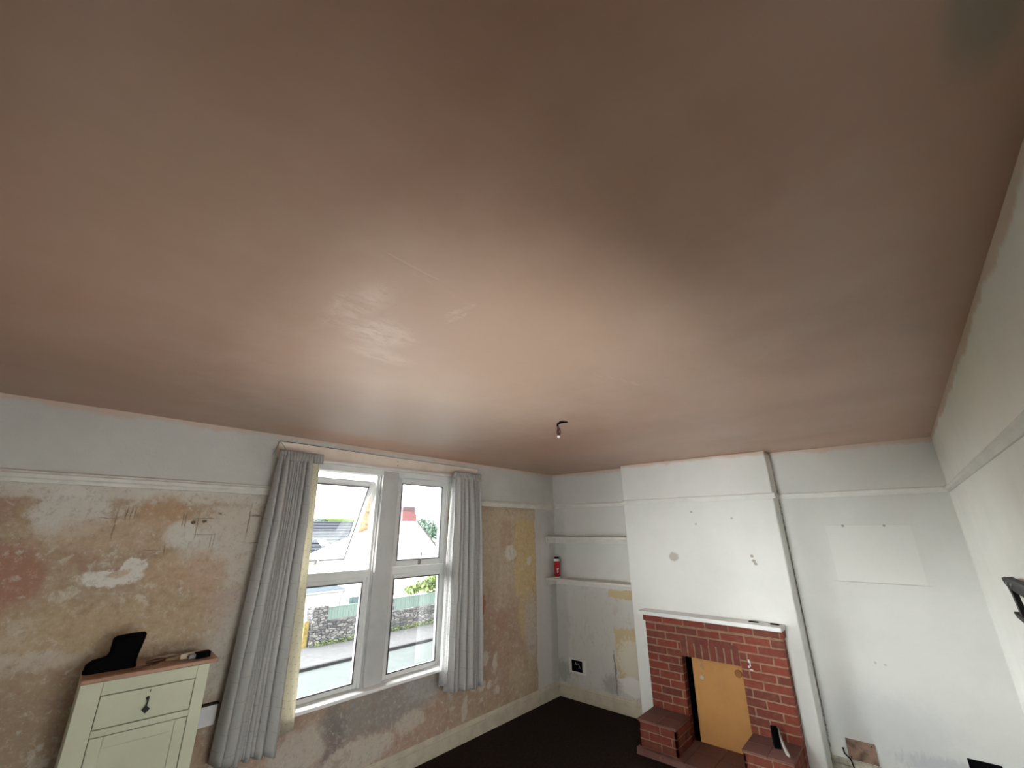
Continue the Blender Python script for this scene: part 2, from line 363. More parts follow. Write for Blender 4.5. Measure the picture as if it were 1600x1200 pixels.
M['cream'] = simple('cream_cabinet_paint', (0.54, 0.55, 0.41), 0.5, 0.35, 0.04, 4, 0.06)
M['gap'] = simple('dark_gap', (0.05, 0.04, 0.03), 0.9, 0.1)
M['wood_top'] = simple('brown_cabinet_top', (0.42, 0.235, 0.15), 0.45, 0.4, 0.16, 6, 0.15, stretch=(1, 8, 8))
M['black'] = simple('black_rubber', (0.003, 0.003, 0.004), 0.9, 0.05, 0.1, 20, 0.1)
M['black_metal'] = simple('black_metal', (0.008, 0.008, 0.009), 0.55, 0.3, 0.1, 20, 0.05)
M['dark_stick'] = simple('dark_wooden_stick', (0.10, 0.045, 0.025), 0.6, 0.3)
M['soot'] = simple('sooty_firebox', (0.012, 0.010, 0.009), 0.95, 0.1)
M['steel'] = simple('grey_steel', (0.45, 0.45, 0.44), 0.35, 0.5, 0.1, 30, 0.05, 0.8)
M['handle_wood'] = simple('yellowed_handle', (0.25, 0.16, 0.07), 0.5, 0.4)
M['paper'] = simple('grubby_paper', (0.60, 0.52, 0.40), 0.8, 0.2)
M['grey_plastic'] = simple('grey_plastic', (0.30, 0.30, 0.32), 0.4, 0.4)
M['white_plastic'] = simple('white_plastic', (0.70, 0.70, 0.72), 0.35, 0.5, 0.03, 8, 0.02)
M['red'] = simple('red_printed_tube', (0.42, 0.015, 0.02), 0.35, 0.5, 0.05, 8, 0.02)
M['cable'] = simple('brown_cable', (0.06, 0.018, 0.010), 0.5, 0.4)
M['brown_plaster'] = simple('brown_bare_plaster', (0.30, 0.20, 0.15), 0.9, 0.1, 0.25, 18, 0.6)
M['tape'] = simple('glossy_tape', (0.50, 0.30, 0.13), 0.2, 0.6, 0.1, 20, 0.05)
M['board'] = simple('orange_tan_board', (0.50, 0.25, 0.08), 0.6, 0.3, 0.05, 5, 0.08)
M['disc'] = simple('darker_orange_disc', (0.30, 0.125, 0.035), 0.6, 0.3)  # darker colour stands in for the shading on the disc
M['grey_handle'] = simple('grey_handle_paint', (0.42, 0.41, 0.38), 0.4, 0.4)

def mat_brick(name, base, dark, mortar=(0.40, 0.30, 0.23)):
    n = NB(name, 0.7, 0.25)
    at = n.node('ShaderNodeAttribute'); at.attribute_name = 'tone'
    f = n.noise(14, 6, 0.7)
    c = n.mix(at.outputs['Fac'], base, dark)
    c = n.mix(n.ramp(f, 0.45, 0.75, 0, 0.7), c, (0.20, 0.075, 0.05))
    c = n.mix(n.ramp(n.noise(22, 6, 0.8, off=(3, 1, 2)), 0.62, 0.74, 0, 0.55), c, mortar)
    n.color(c); n.bump(n.noise(45, 5, 0.7), 0.5, 0.004)
    return n.m
M['brick'] = mat_brick('red_brick', (0.20, 0.038, 0.022), (0.12, 0.034, 0.024), (0.30, 0.19, 0.13))
M['tile'] = mat_brick('quarry_tile', (0.20, 0.095, 0.08), (0.16, 0.08, 0.07), (0.28, 0.20, 0.16))
M['mortar'] = simple('fireplace_mortar', (0.30, 0.19, 0.13), 0.9, 0.1, 0.15, 25, 0.5)
M['chim_brick'] = mat_brick('chimney_brick', (0.155, 0.060, 0.066), (0.125, 0.050, 0.056), (0.15, 0.08, 0.08))

def mat_curtain(name, col, trans, line=(0.45, 0.42, 0.38), lines=True):
    n = NB(name, 0.85, 0.1)
    f = n.noise(60, 3, 0.6, (1, 1, 0.3))
    c = n.mix(f, col, tuple(q * 0.88 for q in col))
    if lines:
        uv = n.node('ShaderNodeUVMap'); sp = n.node('ShaderNodeSeparateXYZ'); n.link(uv.outputs[0], sp.inputs[0])
        # woven bands: a thin darker line every 0.13 m up the cloth, offset from column to column
        colm = n.math('FLOOR', n.math('MULTIPLY', sp.outputs[0], 16))
        v = n.math('MULTIPLY_ADD', colm, 0.37, n.math('MULTIPLY', sp.outputs[1], 14))
        fr = n.math('FRACT', v)
        ln = n.ramp(n.math('ABSOLUTE', n.math('SUBTRACT', fr, 0.5)), 0.03, 0.015, 0, 0.55)
        c = n.mix(ln, c, line)
        fu = n.math('FRACT', n.math('MULTIPLY', sp.outputs[0], 16))
        ln2 = n.ramp(n.math('ABSOLUTE', n.math('SUBTRACT', fu, 0.5)), 0.03, 0.015, 0, 0.25)
        c = n.mix(ln2, c, line)
    n.color(c)
    tr = n.node('ShaderNodeBsdfTranslucent'); n.link(c, tr.inputs['Color'])
    mx = n.node('ShaderNodeMixShader'); mx.inputs[0].default_value = trans
    n.link(n.b.outputs[0], mx.inputs[1]); n.link(tr.outputs[0], mx.inputs[2]); n.link(mx.outputs[0], n.out.inputs['Surface'])
    n.bump(n.noise(150, 2, 0.5, (1, 1, 0.2)), 0.2, 0.001)
    return n.m
M['curtain'] = mat_curtain('pale_grey_woven_cloth', (0.60, 0.59, 0.58), 0.34)
M['lining_pale'] = mat_curtain('pale_lining_cloth', (0.80, 0.80, 0.80), 0.6, (0.40, 0.38, 0.36))
M['lining'] = mat_curtain('cream_lining_cloth', (0.84, 0.80, 0.68), 0.62, (0.40, 0.36, 0.28))

def mat_glass():
    m = bpy.data.materials.new('window_glass'); m.use_nodes = True; nt = m.node_tree; nt.nodes.clear()
    out = nt.nodes.new('ShaderNodeOutputMaterial'); mx = nt.nodes.new('ShaderNodeMixShader')
    tr = nt.nodes.new('ShaderNodeBsdfTransparent'); tr.inputs[0].default_value = (0.95, 0.97, 0.97, 1)
    gl = nt.nodes.new('ShaderNodeBsdfGlossy'); gl.inputs['Roughness'].default_value = 0.02
    fr = nt.nodes.new('ShaderNodeFresnel'); fr.inputs[0].default_value = 1.45
    nt.links.new(fr.outputs[0], mx.inputs[0]); nt.links.new(tr.outputs[0], mx.inputs[1]); nt.links.new(gl.outputs[0], mx.inputs[2])
    nt.links.new(mx.outputs[0], out.inputs[0]); return m
M['glass'] = mat_glass()

# outdoors
M['render_white'] = simple('white_render', (0.75, 0.75, 0.74), 0.8, 0.2, 0.04, 3, 0.1)
def mat_slates(name, a, b, pitch):
    n = NB(name, 0.9, 0.05)
    x, y, z = n.sep()
    fr = n.math('FRACT', n.math('MULTIPLY', z, 1.0 / pitch))
    c = n.mix(n.ramp(n.noise(6, 3, 0.6), 0.3, 0.7), a, tuple(q * 1.35 for q in a))
    c = n.mix(n.ramp(fr, 0.42, 0.22, 0, 1.0), c, b)
    n.color(c); return n.m
M['crown'] = simple('weathered_chimney_crown', (0.085, 0.055, 0.065), 0.9, 0.2)
M['outer_sill'] = simple('grey_stone_sill', (0.11, 0.11, 0.105), 0.9, 0.1)
M['slates'] = mat_slates('grey_roof_tiles', (0.030, 0.033, 0.041), (0.002, 0.0025, 0.004), 0.20)
M['slates_low'] = mat_slates('blue_grey_roof_sheets', (0.030, 0.038, 0.046), (0.012, 0.017, 0.022), 0.14)
M['green_fence'] = simple('pale_green_fence_paint', (0.11, 0.155, 0.14), 0.6, 0.3, 0.12, 8, 0.1, stretch=(4, 1, 0.3))
M['teal'] = simple('blue_green_board', (0.055, 0.09, 0.093), 0.6, 0.3, 0.12, 6, 0.1)
def mat_rubble():
    n = NB('rubble_stone', 0.9, 0.1)
    v = n.node('ShaderNodeTexVoronoi'); v.feature = 'F1'
    sc = n.vmath('MULTIPLY', n.P(), (4.0, 4.0, 8.5)).outputs[0]
    wob = n.node('ShaderNodeTexNoise'); wob.inputs['Scale'].default_value = 3; n.link(n.P(), wob.inputs['Vector'])
    sc = n.vmath('ADD', sc, wob.outputs['Color']).outputs[0]
    n.link(sc, v.inputs['Vector']); v.inputs['Scale'].default_value = 1.0
    e = n.node('ShaderNodeTexVoronoi'); e.feature = 'DISTANCE_TO_EDGE'; n.link(sc, e.inputs['Vector']); e.inputs['Scale'].default_value = 1.0
    sp = n.node('ShaderNodeSeparateColor'); n.link(v.outputs['Color'], sp.inputs[0])
    c = n.mix(sp.outputs[0], (0.05, 0.05, 0.054), (0.17, 0.165, 0.16))
    c = n.mix(n.ramp(e.outputs['Distance'], 0.09, 0.03), c, (0.030, 0.030, 0.034))
    n.color(c); n.bump(n.ramp(e.outputs['Distance'], 0.0, 0.15), 0.8, 0.04); return n.m
M['rubble'] = mat_rubble()
M['tan_stone'] = simple('tan_stone_render', (0.18, 0.135, 0.085), 0.9, 0.1, 0.3, 3, 0.5)
M['road'] = simple('pale_road', (0.047, 0.055, 0.055), 0.9, 0.2, 0.06, 1.5, 0.1)
M['pavement'] = simple('grey_pavement', (0.058, 0.058, 0.061), 0.9, 0.2, 0.1, 3, 0.1)
M['kerb'] = simple('dark_kerb', (0.02, 0.02, 0.022), 0.9, 0.2, 0.1, 3, 0.1)
M['yellow'] = simple('yellow_post_paint', (0.22, 0.16, 0.045), 0.6, 0.3, 0.3, 9, 0.1)
M['terracotta'] = simple('terracotta', (0.18, 0.05, 0.035), 0.7, 0.2, 0.1, 9, 0.1)
M['leaf_yellow'] = simple('yellow_green_leaf', (0.13, 0.19, 0.045), 0.6, 0.3, 0.4, 3, 0)
M['leaf_blue'] = simple('blue_green_leaf', (0.095, 0.165, 0.125), 0.6, 0.3, 0.4, 1.0, 0)
M['bark'] = simple('tree_bark', (0.06, 0.045, 0.03), 0.9, 0.1)
M['field'] = simple('grass_field', (0.09, 0.14, 0.045), 0.9, 0.1, 0.2, 0.2, 0)

# ------------------------------------------------------------------ mesh helpers
def finish(bm, name, mat, parent=None, smooth=False, bevel=0.0, seg=2, flip=False):
    me = bpy.data.meshes.new(name); bm.normal_update(); bm.to_mesh(me); bm.free()
    o = bpy.data.objects.new(name, me); COL.objects.link(o)
    for m_ in (mat if isinstance(mat, (list, tuple)) else [mat]): me.materials.append(m_)
    if smooth:
        for p in me.polygons: p.use_smooth = True
    if bevel:
        b = o.modifiers.new('bevel', 'BEVEL'); b.width = bevel; b.segments = seg; b.limit_method = 'ANGLE'
    if parent: o.parent = parent
    return o
def box(bm, x0, x1, y0, y1, z0, z1, mi=0, mtx=None, tone=None):
    lay = None
    if tone is not None: lay = bm.verts.layers.float.get('tone') or bm.verts.layers.float.new('tone')
    v = [bm.verts.new((x, y, z)) for x in (x0, x1) for y in (y0, y1) for z in (z0, z1)]
    if mtx:
        for q in v: q.co = mtx @ q.co
    fs = []
    for ix in ((0, 1, 3, 2), (4, 6, 7, 5), (0, 4, 5, 1), (2, 3, 7, 6), (0, 2, 6, 4), (1, 5, 7, 3)):
        f = bm.faces.new([v[i] for i in ix]); f.material_index = mi; fs.append(f)
    if tone is not None:
        for q in v: q[lay] = tone
    return fs
def prism(bm, pts, axis, a, b, mi=0):
    # extrude 2D outline along an axis: axis 'y' -> pts are (x,z); 'x' -> (y,z); 'z' -> (x,y)
    def mk(p, t):
        return {'y': (p[0], t, p[1]), 'x': (t, p[0], p[1]), 'z': (p[0], p[1], t)}[axis]
    A = [bm.verts.new(mk(p, a)) for p in pts]; Bv = [bm.verts.new(mk(p, b)) for p in pts]
    fs = [bm.faces.new(A), bm.faces.new(Bv[::-1])]
    n = len(pts)
    for i in range(n): fs.append(bm.faces.new((A[i], Bv[i], Bv[(i + 1) % n], A[(i + 1) % n])))
    for f in fs: f.material_index = mi
    bmesh.ops.recalc_face_normals(bm, faces=fs)
    return fs
def tube(bm, path, rad, seg=8, cap=True):
    pts = [Vector(p) for p in path]; n = len(pts)
    rads = rad if isinstance(rad, (list, tuple)) else [rad] * n
    rings = []; up = Vector((0.13, 0.21, 0.97)); prev = None
    for i, p in enumerate(pts):
        t = (pts[min(i + 1, n - 1)] - pts[max(i - 1, 0)]).normalized()
        if prev is None:
            a = t.cross(up if abs(t.dot(up)) < 0.9 else Vector((1, 0, 0))).normalized()
        else:
            a = (prev - t * prev.dot(t)).normalized()
        prev = a; b = t.cross(a)
        rings.append([bm.verts.new(p + (a * math.cos(2 * math.pi * k / seg) + b * math.sin(2 * math.pi * k / seg)) * rads[i]) for k in range(seg)])
    for i in range(n - 1):
        for k in range(seg):
            f = bm.faces.new((rings[i][k], rings[i][(k + 1) % seg], rings[i + 1][(k + 1) % seg], rings[i + 1][k])); f.smooth = True
    if cap: bm.faces.new(rings[0][::-1]); bm.faces.new(rings[-1])
def lathe(bm, prof, seg=24, c=(0, 0, 0)):
    rings = []
    for r, z in prof:
        rings.append([bm.verts.new((c[0] + r * math.cos(2 * math.pi * k / seg), c[1] + r * math.sin(2 * math.pi * k / seg), c[2] + z)) for k in range(seg)])
    for i in range(len(rings) - 1):
        for k in range(seg):
            f = bm.faces.new((rings[i][k], rings[i][(k + 1) % seg], rings[i + 1][(k + 1) % seg], rings[i + 1][k])); f.smooth = True
    bm.faces.new(rings[0][::-1]); bm.faces.new(rings[-1])
def B(): return bmesh.new()
def tag(o, label, cat, group=None, kind=None):
    o['label'] = label; o['category'] = cat
    if group: o['group'] = group
    if kind: o['kind'] = kind
    return o
def struct(o): o['kind'] = 'structure'; return o
def thing(name, label=None, cat=None, loc=(0, 0, 0), rot=0, group=None):
    o = bpy.data.objects.new(name, None); COL.objects.link(o); o.location = loc; o.rotation_euler = (0, 0, rot)
    o.empty_display_size = 0.1
    if label: tag(o, label, cat, group)
    else: struct(o)
    return o

# ------------------------------------------------------------------ room shell
H = 2.6; W = 3.874; XL = -5.15
D = 0.22; Y1 = -1.16; Y2 = -2.69
WX0, WX1, WZ0, WZ1 = -3.40, -1.85, 0.665, 2.405

bm = B()
box(bm, XL - .3, WX0, 0, .13, -.1, H + .1); box(bm, WX1, .3, 0, .13, -.1, H + .1)
box(bm, WX0, WX1, 0, .13, -.1, WZ0); box(bm, WX0, WX1, 0, .13, WZ1, H + .1)
struct(finish(bm, 'wall_window', M['wall_window']))
bm = B(); box(bm, 0, .3, -W - .3, 0, -.1, H + .1); struct(finish(bm, 'wall_fireplace', M['wall_fire']))
RX0, RX1, RZ0, RZ1 = -4.65, -3.25, .60, 2.00
bm = B(); box(bm, XL - .3, RX0, -W - .3, -W, -.1, H + .1); box(bm, RX1, 0, -W - .3, -W, -.1, H + .1)
box(bm, RX0, RX1, -W - .3, -W, -.1, RZ0); box(bm, RX0, RX1, -W - .3, -W, RZ1, H + .1); struct(finish(bm, 'wall_right', M['wall_right']))
BY0, BY1, BZ0, BZ1 = -2.7, -1.3, .65, 2.05
bm = B(); box(bm, XL - .3, XL, -W, BY0, -.1, H + .1); box(bm, XL - .3, XL, BY1, 0, -.1, H + .1)
box(bm, XL - .3, XL, BY0, BY1, -.1, BZ0); box(bm, XL - .3, XL, BY0, BY1, BZ1, H + .1); struct(finish(bm, 'wall_back', M['wall_plain']))
bm = B(); box(bm, XL, 0, -W, 0, -.1, 0); struct(finish(bm, 'floor', M['carpet']))
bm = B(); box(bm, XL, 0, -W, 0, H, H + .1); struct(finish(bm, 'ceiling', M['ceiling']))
# chimney breast: slightly rounded plaster arrises
bm = B(); prism(bm, [(Y2, 0), (-2.20, 0), (-2.20, .735), (-1.672, .735), (-1.672, 0), (Y1, 0), (Y1, H), (Y2, H)], 'x', -D, 0)
o = struct(finish(bm, 'wall_chimney_breast', M['breast'], bevel=0.012, seg=3))

# picture rails
def rail_profile(s=1.0):   # (out, z)
    return [(0, 2.136), (.016, 2.138), (.020, 2.156), (.028, 2.164), (.032, 2.182), (.022, 2.190), (.022, 2.197), (.012, 2.204), (0, 2.206)]
def rail_profile_thin():
    return [(0, 2.150), (.006, 2.152), (.010, 2.172), (.016, 2.182), (.018, 2.192), (.010, 2.200), (0, 2.203)]
bm = B()
for a, b in ((XL, -3.60), (-1.50, 0)): prism(bm, [(-p[0], p[1]) for p in rail_profile()], 'x', a, b)
struct(finish(bm, 'trim_1', M['rail']))                                     # picture rail, window wall
bm = B(); rp = rail_profile_thin()
prism(bm, [(-p[0], p[1]) for p in rp], 'y', Y1, 0)
prism(bm, [(-p[0], p[1]) for p in rp], 'y', -W, Y2)
prism(bm, [(-D - p[0], p[1]) for p in rp], 'y', Y2 - .018, Y1)
prism(bm, [(Y2 - p[0], p[1]) for p in rp], 'x', -D, 0)
struct(finish(bm, 'trim_2', M['rail_white']))                               # picture rail, fireplace wall
bm = B(); prism(bm, [(-W + p[0], p[1]) for p in rp], 'x', XL, 0)
struct(finish(bm, 'trim_3', M['rail_white']))

# skirtings
def sk_prof(): return [(0, 0), (.018, 0), (.018, .104), (.009, .107), (.009, .116), (.016, .119), (.016, .126), (.007, .138), (.005, .146), (0, .148)]
bm = B(); prism(bm, [(-p[0], p[1]) for p in sk_prof()], 'x', XL, 0); struct(finish(bm, 'baseboard_window', M['skirting']))
bm = B(); prism(bm, [(-p[0], p[1]) for p in sk_prof()], 'y', Y1, -.018); struct(finish(bm, 'baseboard_left_alcove', M['skirting']))
bm = B(); prism(bm, [(-p[0], p[1]) for p in sk_prof()], 'y', -W, Y2); struct(finish(bm, 'baseboard_right_alcove', M['skirting_dirty']))

# ------------------------------------------------------------------ windows
def ring(bm, x0, x1, z0, z1, y0, y1, t, tb=None, tt=None, tl=None, tr=None, mi=0):
    tb = tb or t; tt = tt or t; tl = tl or t; tr = tr or t
    box(bm, x0, x0 + tl, y0, y1, z0, z1, mi); box(bm, x1 - tr, x1, y0, y1, z0, z1, mi)
    box(bm, x0 + tl, x1 - tr, y0, y1, z0, z0 + tb, mi); box(bm, x0 + tl, x1 - tr, y0, y1, z1 - tt, z1, mi)
def ring_y(bm, y0, y1, z0, z1, x0, x1, t):
    box(bm, x0, x1, y0, y0 + t, z0, z1); box(bm, x0, x1, y1 - t, y1, z0, z1); box(bm, x0, x1, y0 + t, y1 - t, z0, z0 + t); box(bm, x0, x1, y0 + t, y1 - t, z1 - t, z1)
def gasket_ring(bm, x0, x1, z0, z1, y, t=.009):
    ring(bm, x0, x1, z0, z1, y - .004, y + .004, t)
PX0, PX1 = -2.685, -2.515
def window(name, x0, x1, open_top):
    w = thing(name, loc=((x0 + x1) / 2, .06, WZ0))
    ox, oy, oz = (x0 + x1) / 2, .06, WZ0
    def fin(bm, nm, mt, par=w, bev=.003):
        bmesh.ops.translate(bm, verts=bm.verts[:], vec=(-ox, -oy, -oz)); return finish(bm, nm, mt, par, bevel=bev)
    bm = B(); ring(bm, x0, x1, WZ0, WZ1, .03, .11, .035, tt=.045, tb=.02)
    box(bm, x0 + .035, x1 - .035, .03, .11, 1.500, 1.562)                     # transom
    fin(bm, 'window_frame', M['gloss_white'])
    # lower fixed light
    lx0, lx1 = x0 + .035, x1 - .035
    bm = B(); ring(bm, lx0, lx1, WZ0 + .02, 1.500, .045, .085, .034); lower = fin(bm, 'lower_light', M['gloss_white'])
    bm = B(); gasket_ring(bm, lx0 + .034, lx1 - .034, WZ0 + .054, 1.466, .044); fin(bm, 'gasket', M['gasket'], lower, 0)
    bm = B(); box(bm, lx0 + .03, lx1 - .03, .060, .066, WZ0 + .05, 1.470); fin(bm, 'pane', M['glass'], lower, 0)
    # top-hung upper sash
    z0, z1 = 1.562, 2.360
    drop = .045 if open_top else 0
    hinge = Vector((0, .075, z1 - .01)); ang = math.radians(25.5) if open_top else 0
    R_ = Matrix.Translation(hinge + Vector((0, .02 if open_top else 0, -drop))) @ Matrix.Rotation(ang, 4, 'X') @ Matrix.Translation(-hinge)
    def rot(bm): bmesh.ops.transform(bm, matrix=R_, verts=bm.verts[:])
    bm = B(); ring(bm, lx0, lx1, z0 + .003, z1, .045, .095, .045, tb=.05); rot(bm); sash = fin(bm, 'top_sash', M['gloss_white'])
    bm = B(); gasket_ring(bm, lx0 + .045, lx1 - .045, z0 + .053, z1 - .045, .044); rot(bm); fin(bm, 'gasket', M['gasket'], sash, 0)
    bm = B(); box(bm, lx0 + .04, lx1 - .04, .066, .072, z0 + .05, z1 - .04); rot(bm); fin(bm, 'pane', M['glass'], sash, 0)
    if open_top:
        bm = B(); ring(bm, lx0 - .002, lx1 + .002, z0 + .001, z1 + .002, .050, .056, .0075); rot(bm); fin(bm, 'sash_outline_ring', M['grey_plastic'], sash, 0)  # added grey ring, draws the shaded outline of the open sash
    cx = (lx0 + lx1) / 2 + .005
    bm = B(); box(bm, cx - .012, cx + .012, .030, .045, z0 + .010, z0 + .045)
    tube(bm, [(cx, .030, z0 + .030), (cx, .016, z0 + .045), (cx + .004, .014, z0 + .125)], .006, 8); rot(bm); fin(bm, 'sash_handle', M['steel'], sash, 0)
    if open_top:
        for s in (lx0 + .004, lx1 - .010):
            e = R_ @ Vector((s, .07, z1 - .42))
            bm = B(); tube(bm, [(s, .072, z1 - .02), (s, .10, z1 - .10), tuple(e)], .005, 6); fin(bm, 'stay_arm', M['steel'], w, 0)
    return w
window('window_1', -3.375, PX0, True)
window('window_2', PX1, WX1 + .0, False)
w3 = thing('window_added_side', loc=((RX0 + RX1) / 2, -W - .12, RZ0)); hw = (RX1 - RX0) / 2; hz = RZ1 - RZ0  # made-up window, added out of view for the side fill lamp
bm = B(); ring(bm, -hw, hw, 0, hz, -.04, .03, .05); box(bm, -.03, .03, -.04, .03, .05, hz - .05); finish(bm, 'window_frame', M['gloss_white'], w3)
for a, b in ((-hw + .05, -.03), (.03, hw - .05)):
    bm = B(); box(bm, a, b, -.003, .003, .05, hz - .05); finish(bm, 'pane', M['glass'], w3)
w4 = thing('window_added_back', loc=(XL - .12, (BY0 + BY1) / 2, BZ0)); hw = (BY1 - BY0) / 2; hz = BZ1 - BZ0  # made-up window, added out of view for the back fill lamp
bm = B(); ring_y(bm, -hw, hw, 0, hz, -.04, .03, .05); box(bm, -.04, .03, -.03, .03, .05, hz - .05); finish(bm, 'window_frame', M['gloss_white'], w4)
for a, b in ((-hw + .05, -.03), (.03, hw - .05)):
    bm = B(); box(bm, -.003, .003, a, b, .05, hz - .05); finish(bm, 'pane', M['glass'], w4)
bm = B(); box(bm, PX0, PX1, -.012, .13, WZ0 - .002, WZ1)
box(bm, PX0 - .014, PX0, .012, .03, WZ0, WZ1); box(bm, PX1, PX1 + .012, .012, .03, WZ0, WZ1)
struct(finish(bm, 'trim_4', M['post'], bevel=.006))                       # post between the two windows
bm = B(); box(bm, WX0, -3.375, .0, .12, WZ0, WZ1); box(bm, WX0 - .0, WX1, -.006, .03, WZ1 - .04, WZ1 + .012)
struct(finish(bm, 'trim_5', M['gloss_white'], bevel=.003))
bm = B(); box(bm, WX0 - .03, WX1 + .03, -.095, -.0005, WZ0 - .002, WZ0 + .022); box(bm, WX0, WX1, -.0005, .035, WZ0 - .002, WZ0 + .022)
struct(finish(bm, 'trim_6', M['sill'], bevel=.006))                       # window board

bm = B(); box(bm, WX0 - .05, WX1 + .05, .1305, .24, WZ0 - .06, WZ0 - .005); struct(finish(bm, 'trim_7', M['outer_sill'], bevel=.005))
# pelmet board above the windows with a slack wire along its top
pb = thing('pelmet_board', 'long beige board fixed above both windows with wire strung along it', 'curtain board', (-2.55, 0, 2.42))
bm = B(); box(bm, -1.09, 1.08, -.022, -.0005, 0, .125); finish(bm, 'board', M['pelmet'], pb, bevel=.003)
bm = B()
tube(bm, [(-1.12, -.03, .02), (-1.085, -.026, .128), (-.5, -.025, .124), (0, -.025, .120), (.6, -.025, .121), (1.075, -.026, .118), (1.04, -.03, .02)], .0025, 6)
tube(bm, [(-1.085, -.026, .128), (-1.0, -.03, .03)], .0022, 6)
finish(bm, 'wire', M['grey_plastic'], pb, smooth=True)
bm = B(); box(bm, -1.08, 1.07, -.094, -.080, -.004, .010); finish(bm, 'curtain_track', M['white_plastic'], pb)
for x in (-1.0, -.5, 0, .5, 1.0):
    bm = B(); box(bm, x - .008, x + .008, -.080, -.0225, .002, .010); finish(bm, 'track_bracket', M['white_plastic'], pb)
for z in (.05, .085):
    bm = B(); lathe(bm, [(.004, 0), (.004, .003)], 8); bmesh.ops.rotate(bm, verts=bm.verts[:], matrix=Matrix.Rotation(math.pi / 2, 3, 'X'))
    bmesh.ops.translate(bm, verts=bm.verts[:], vec=(.0, -.022, z)); finish(bm, 'screw', M['black_metal'], pb)

# ------------------------------------------------------------------ curtains
def cloth(bm, x0t, x1t, x0b, x1b, zt, zb, y, folds, amp, seed, nx=140, nz=46, zb_fn=None, flare=1.0, phase=0.0, widths=None):
    rnd = random.Random(seed); offs = [rnd.uniform(-.5, .5) for _ in range(folds + 2)]
    uvl = bm.loops.layers.uv.new('UVMap'); g = []
    if widths:
        cum = [0]
        for w_ in widths: cum.append(cum[-1] + w_)
        tot = cum[-1]
        def fold(s_):
            q = min(s_, .99999) * tot; k_ = max(i for i in range(len(widths)) if cum[i] <= q)
            return (k_ + (q - cum[k_]) / widths[k_]) * 2 * math.pi, min(1.25, .55 + .35 * widths[k_])
    for j in range(nz + 1):
        t = j / nz; row = []
        for i in range(nx + 1):
            s = i / nx
            ph = s * folds * 2 * math.pi + phase + .7 * math.sin(t * 2.3 + seed) * t + 1.1 * math.sin(s * 5 + seed)
            wf = 1
            if widths:
                s2 = min(1, max(0, s + .02 * math.sin(t * 3 + s * 4 + seed) * t)); ph, wf = fold(s2); ph += phase + .4 * math.sin(t * 2.1 + s * 3)
            a = wf * amp * (0.45 + .65 * min(1, t * 4)) * (1 + .35 * math.sin(s * 9 + seed * 2))
            k = math.sin(ph); k = math.copysign(abs(k) ** .75, k)
            if t < .06: a *= .8
            xx = (x0t + (x1t - x0t) * s) * (1 - t ** flare) + (x0b + (x1b - x0b) * s) * t ** flare
            xx += .35 * a * math.cos(ph * 1.0 + .6) * (.4 + t * .6)
            z_end = zb_fn(s) if zb_fn else zb
            yy = y + a * k + .012 * mnoise.noise(Vector((s * 6, t * 3, seed)))
            row.append(bm.verts.new((xx, yy, zt + (z_end - zt) * t)))
        g.append(row)
    for j in range(nz):
        for i in range(nx):
            f = bm.faces.new((g[j][i], g[j + 1][i], g[j + 1][i + 1], g[j][i + 1])); f.smooth = True
            for l, (a, b) in zip(f.loops, ((i, j), (i, j + 1), (i + 1, j + 1), (i + 1, j))):
                l[uvl].uv = (a / nx, 1 - b / nz)
def solid(o, t=.0016):
    m_ = o.modifiers.new('solid', 'SOLIDIFY'); m_.thickness = t; m_.offset = 0; return o
c1 = thing('curtain', 'long pale grey pleated curtain hanging left of the windows', 'curtain', (-3.5, -.09, 2.44), group=None)
def loc(bm, o): bmesh.ops.translate(bm, verts=bm.verts[:], vec=-Vector(o.location)); return bm
bm = B(); cloth(bm, -3.665, -3.415, -3.74, -3.415, 2.43, .50, -.150, 8, .042, 3, widths=[1.1, 2.0, 1.2, .8, .6, .9, .7, 1.1, 2.2], nx=220, zb_fn=lambda s: .56 - .03 * s + .012 * math.sin(s * 30)); solid(finish(loc(bm, c1), 'curtain_cloth', M['curtain'], c1))
bm = B(); cloth(bm, -3.425, -3.345, -3.43, -3.265, 2.42, .58, -.125, 1, .012, 8, nx=50, zb_fn=lambda s: .56 + .05 * s); solid(finish(loc(bm, c1), 'curtain_lining', M['lining'], c1))['label'] = 'cream lining turned out towards the glass'
bm = B(); cloth(bm, -3.668, -3.335, -3.668, -3.335, 2.462, 2.385, -.145, 14, .012, 5, nz=4); solid(finish(loc(bm, c1), 'gathered_heading', M['curtain'], c1), .004)
c2 = thing('curtain', 'shorter pale grey curtain hanging right of the windows', 'curtain', (-1.75, -.09, 2.44))
bm = B(); cloth(bm, -1.90, -1.545, -1.93, -1.50, 2.43, .5, -.145, 6, .038, 11, widths=[1.3, .7, 1.0, 1.4, .8, .5, .9], nx=200, zb_fn=lambda s: .50 - .04 * s + .012 * math.sin(s * 22)); solid(finish(loc(bm, c2), 'curtain_cloth', M['curtain'], c2))
bm = B(); cloth(bm, -1.945, -1.895, -2.005, -1.92, 2.42, .5, -.125, 1, .018, 15, nx=40, zb_fn=lambda s: .565 - .01 * s); solid(finish(loc(bm, c2), 'curtain_lining', M['lining_pale'], c2))['label'] = 'pale lining turned out towards the glass'
bm = B(); cloth(bm, -1.935, -1.545, -1.935, -1.545, 2.462, 2.39, -.140, 13, .012, 6, nz=4); solid(finish(loc(bm, c2), 'gathered_heading', M['curtain'], c2), .004)

